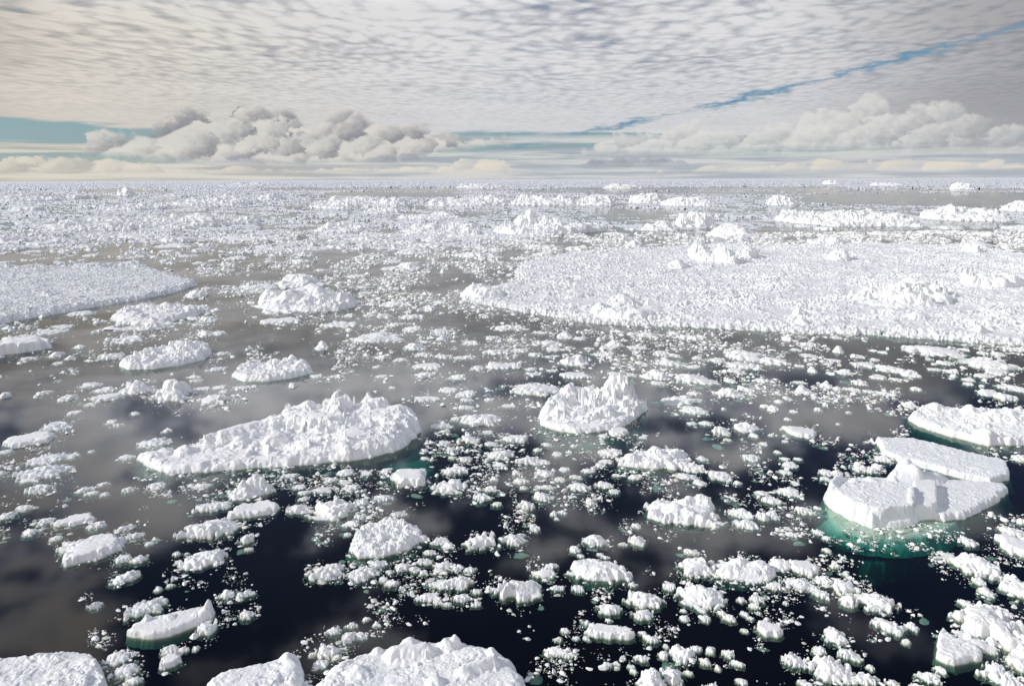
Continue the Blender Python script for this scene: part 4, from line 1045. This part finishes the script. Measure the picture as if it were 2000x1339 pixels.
def build_brash():
    rs = np.random.RandomState(5)
    pos, dia = [], []
    step = 8.0
    for yy in np.arange(452, 1420, step):
        cw = 9.0
        xs = np.arange(-160, 2160, cw)
        y = np.full_like(xs, yy)
        a = ground(xs, y); b = ground(xs + cw, y); c = ground(xs, y + step)
        area = np.abs((b[:, 0] - a[:, 0]) * (c[:, 1] - a[:, 1]) - (b[:, 1] - a[:, 1]) * (c[:, 0] - a[:, 0]))
        cx, cy = xs + cw / 2, y + step / 2
        cov = density(np.clip(cx, 0, 2000), np.clip(cy, 440, 1339))
        g = ground(cx, cy)
        pm = np.hypot(np.hypot(g[:, 0], g[:, 1]), CAM_H) / F
        nz = fbm(g[:, 0] / (4.5 + 45 * pm), g[:, 1] / (4.5 + 60 * pm), 77, 4, 0.6)
        nz2 = fbm(g[:, 0] / 1.3, g[:, 1] / 1.6, 78, 3, 0.6)
        cov = cov + 0.12 * smooth(-cy, -640, -540) * (cov > 0.04)
        cov = np.where(cov > 0.04, 0.74 * smooth(nz * 0.9 + nz2 * 0.45 + (cov - 0.62) * 0.75, -0.14, 0.16), 0)
        for (x0, y0, x1, y1, k) in CL:
            if y1 < yy - 30 or y0 > yy + 30: continue
            q = ((cx - (x0 + x1) / 2) / ((x1 - x0) / 2 + 4)) ** 2 + ((cy - (y0 + y1) / 2) / ((y1 - y0) / 2 + 4)) ** 2
            cov = np.maximum(cov, k * np.clip(0.55 + 2.2 * nz2, 0, 1) * (q < 1.0 + 0.9 * nz2))
        cov = np.clip(cov, 0, 0.95)
        dmin = np.maximum(0.05, 2.0 * pm); dmax = np.maximum(0.50, 16 * pm)
        al = 1.45
        # mean area of a pareto between dmin and dmax
        r = dmin / dmax
        ed2 = al / (2 - al) * (dmax ** (2 - al) - dmin ** (2 - al)) * dmin ** al / (1 - r ** al)
        n = rs.poisson(0.95 * cov * area / (0.62 * ed2))
        k = np.repeat(np.arange(len(xs)), n)
        if len(k) == 0: continue
        u, v = rs.rand(len(k)), rs.rand(len(k))
        pos.append(a[k] + (b - a)[k] * u[:, None] + (c - a)[k] * v[:, None])
        U = rs.rand(len(k))
        dia.append(dmin[k] * (1 - U * (1 - r[k] ** al)) ** (-1 / al))
    p = np.concatenate(pos); d = np.concatenate(dia)
    keep = np.ones(len(p), bool)
    for poly in BIG:
        lo, hi = poly.min(0) - 1, poly.max(0) + 1
        m = (p[:, 0] > lo[0]) & (p[:, 0] < hi[0]) & (p[:, 1] > lo[1]) & (p[:, 1] < hi[1])
        if m.any(): keep[np.where(m)[0][sdf(p[m, 0], p[m, 1], poly) > 0.12]] = False
    p = p[keep]; d = d[keep]
    pmx = np.hypot(np.hypot(p[:, 0], p[:, 1]), CAM_H) / F
    pxs = d / pmx
    lod = np.where(pxs > 16, 3, np.where(pxs > 6.5, 2, 1))
    print('brash', len(p), [(lod == i).sum() for i in (1, 2, 3)])
    ang = rs.rand(len(p)) * 6.283; asp = rs.uniform(0.42, 1.0, len(p)); hgt = rs.uniform(0.10, 0.40, len(p))
    wet = (rs.rand(len(p)) < 0.45 - 0.25 * (pxs > 10)).astype(float) * rs.uniform(0.4, 1.0, len(p)); hgt = hgt * (1 - 0.4 * wet)
    # drowned slush plates: wide thin pieces floating just under the surface between the lumps
    zoff = d * (0.06 - 0.08 * wet)
    q = np.where((rs.rand(len(p)) < 0.12) & (p[:, 1] < 120))[0]
    qp = p[q] + rs.normal(size=(len(q), 2)) * d[q][:, None] * 0.6
    qd = d[q] * rs.uniform(1.3, 3.0, len(q))
    p = np.concatenate([p, qp]); d = np.concatenate([d, qd]); lod = np.concatenate([lod, np.where(qd / pmx[q] > 14, 2, 1)])
    ang = np.concatenate([ang, rs.rand(len(q)) * 6.283]); asp = np.concatenate([asp, rs.uniform(0.4, 1.0, len(q))])
    hgt = np.concatenate([hgt, rs.uniform(0.08, 0.16, len(q))]); wet = np.concatenate([wet, rs.uniform(0.7, 1.0, len(q))])
    zoff = np.concatenate([zoff, -0.04 - qd * hgt[-len(q):] - rs.uniform(0, 0.10, len(q))])
    cos, fs, ws, base = [], [], [], 0
    for s in (1, 2, 3):
        for j, (tv, tf) in enumerate(TPL[s]):
            idx = np.where(lod == s)[0][j::24]
            if len(idx) == 0: continue
            ca, sa = np.cos(ang[idx])[:, None], np.sin(ang[idx])[:, None]
            r = d[idx][:, None] / 2
            x = tv[None, :, 0] * r; y = tv[None, :, 1] * r * asp[idx][:, None]
            X = x * ca - y * sa + p[idx, 0][:, None]; Y = x * sa + y * ca + p[idx, 1][:, None]
            Z = tv[None, :, 2] * r * 2 * hgt[idx][:, None] + zoff[idx][:, None]
            cos.append(np.stack([X, Y, Z], -1).reshape(-1, 3))
            fs.append((tf[None] + (base + np.arange(len(idx)) * len(tv))[:, None, None]).reshape(-1, 3))
            ws.append(np.repeat(wet[idx], len(tv))); base += len(idx) * len(tv)
    me = make_mesh('brash_ice', np.concatenate(cos), np.concatenate(fs), M_BRASH, smooth_shade=False, wet=np.concatenate(ws))
    o = link('brash_ice', me); o['kind'] = 'stuff'
    o['label'] = 'loose brash ice strewn over the dark sea'; o['category'] = 'brash ice'


build_brash()


# ---------------------------------------------------------------- the far pack to the horizon
LEADS = [  # picture outlines of open water, and how open
    ([(1075, 362), (1180, 360), (1400, 361), (1640, 363), (1640, 368), (1400, 367), (1200, 366), (1080, 366)], 1.0),
    ([(1560, 378), (1700, 376), (2100, 378), (2100, 400), (1850, 402), (1640, 396), (1560, 392)], 0.8),
    ([(640, 374), (700, 371), (850, 371), (905, 374), (880, 380), (760, 381), (650, 380)], 1.0),
    ([(150, 373), (230, 371), (330, 374), (330, 378), (160, 378)], 0.6), ([(140, 388), (260, 384), (260, 388), (150, 392)], 0.6),
    ([(500, 366), (640, 364), (860, 362), (1000, 366), (900, 370), (640, 370), (520, 372)], 0.5),
    ([(1000, 364), (1200, 366), (1500, 368), (1800, 368), (1800, 376), (1300, 374), (1000, 370)], 0.45),
    ([(1180, 402), (1300, 404), (1330, 430), (1250, 436), (1180, 428)], 0.5), ([(1180, 445), (1500, 440), (2000, 455), (2000, 500), (1800, 480), (1400, 468), (1100, 488), (1000, 500), (1000, 470)], 0.55),
    ([(0, 490), (200, 480), (350, 470), (520, 470), (480, 500), (200, 505), (0, 505)], 0.6), ([(1500, 430), (2000, 432), (2000, 450), (1500, 446)], 0.4),
    ([(1800, 370), (2000, 370), (2000, 374), (1800, 374)], 0.8), ([(850, 480), (1010, 470), (1000, 520), (850, 520)], 0.4),
]


def build_pack():
    na = 1500
    az = np.linspace(math.radians(-40), math.radians(40), na)
    ds = [200.0]
    while ds[-1] < 26000: ds.append(ds[-1] + max(ds[-1] ** 2 / (CAM_H * 788.0) * 0.35, 0.5) if ds[-1] < 800 else ds[-1] * 1.011)
    dd = np.array(ds)
    A, Dd = np.meshgrid(az, dd)
    X = Dd * np.sin(A); Y = Dd * np.cos(A)
    # cover: floes of many sizes frozen loosely together
    wx = fbm(X / 30, Y / 30, 3, 3); wy = fbm(X / 30 + 7, Y / 30, 4, 3)
    v1, c1 = blocks(X / 3.2 + wx * 2, Y / 4.2 + wy * 2, 11, 0.5)
    v2, c2 = blocks(X / 11 + wx, Y / 15 + wy, 21, 0.5)
    v3, c3 = blocks(X / 1.9 + wx * 3, Y / 1.6 + wy * 3, 41, 0.5)
    n1 = fbm(X / 45, Y / 60, 31, 4); n0 = fbm(X / 260, Y / 420, 33, 4)
    cov = 0.34 + 0.12 * smooth(Dd, 200, 420) + 0.10 * smooth(Dd, 500, 1200) + 0.26 * smooth(Dd, 1800, 3000)
    cov = cov + 0.45 * n1 + 0.30 * n0 * (1 - smooth(Dd, 2200, 5000))
    cov = cov - 1.2 * (1 - smooth(Dd, 205, 245))
    for pts, k in LEADS:
        s = sdf(X + wx * 12, Y + wy * 25, P(pts)); w = 3 + 0.01 * Dd
        cov = cov - k * 0.95 * smooth(s, -w, w)
    inside = np.zeros(X.shape, bool)
    for poly in BIG:
        lo, hi = poly.min(0) - 1, poly.max(0) + 1
        m = (X > lo[0]) & (X < hi[0]) & (Y > lo[1]) & (Y < hi[1])
        if m.any():
            ii = np.where(m); inside[ii] |= sdf(X[ii], Y[ii], poly) > -0.6
    pick = 0.40 * (v2 + 0.75) / 1.5 + 0.35 * (v1 + 0.75) / 1.5 + 0.25 * (v3 + 0.75) / 1.5
    on = (pick < 0.22 + cov * 0.55)
    gap = np.minimum(np.where(cov > 0.95, 1, c1), 1) * 0.5 + c3 * 0.5
    size = np.clip(Dd / 1100.0, 0.30, 1.6)
    ridge = np.clip(1 - np.abs(fbm(X / 16, Y / 26, 61, 4)) * 4.0, 0, 1) * smooth(fbm(X / 70, Y / 110, 66, 3), -0.05, 0.35)
    knob = np.clip(billow(X / 5.0, Y / 7.0, 71, 3) - 0.25, 0, 1)
    far = smooth(Dd, 900, 4000)
    rid2 = np.clip(1 - np.abs(fbm(X / 80, Y / 160, 81, 4)) * 3.0, 0, 1)
    Z = 0.10 + 0.38 * size * (0.5 + 0.6 * v1 + 0.5 * v3) + 0.9 * knob * size + (0.5 + 1.6 * size) * ridge * (0.5 + 0.5 * np.abs(v3) + 0.6 * v1) + far * 2.6 * rid2 * np.abs(v2)
    Z = np.maximum(Z, 0.05)
    Z = np.where(on & ~((gap < 0.52) & (cov < 1.15)), Z, -0.5)
    mask = (Z > -0.4)
    mask[:2] = False; mask &= ~inside
    # let floe sides run down to the water: keep one ring of points around the ice, sunk
    m2 = mask.copy()
    m2[1:] |= mask[:-1]; m2[:-1] |= mask[1:]; m2[:, 1:] |= mask[:, :-1]; m2[:, :-1] |= mask[:, 1:]
    Z = np.where(mask, Z, -0.05)
    f, used = grid_faces(m2, False)
    co = np.stack([X.ravel(), Y.ravel(), Z.ravel()], -1)[used]
    print('pack', co.shape, len(dd))
    me = make_mesh('pack_ice', co, f[:, ::1], M_FAR, smooth_shade=False)
    o = link('pack_ice', me); o['kind'] = 'stuff'
    o['label'] = 'close pack ice of broken floes stretching to the horizon'; o['category'] = 'pack ice'


build_pack()
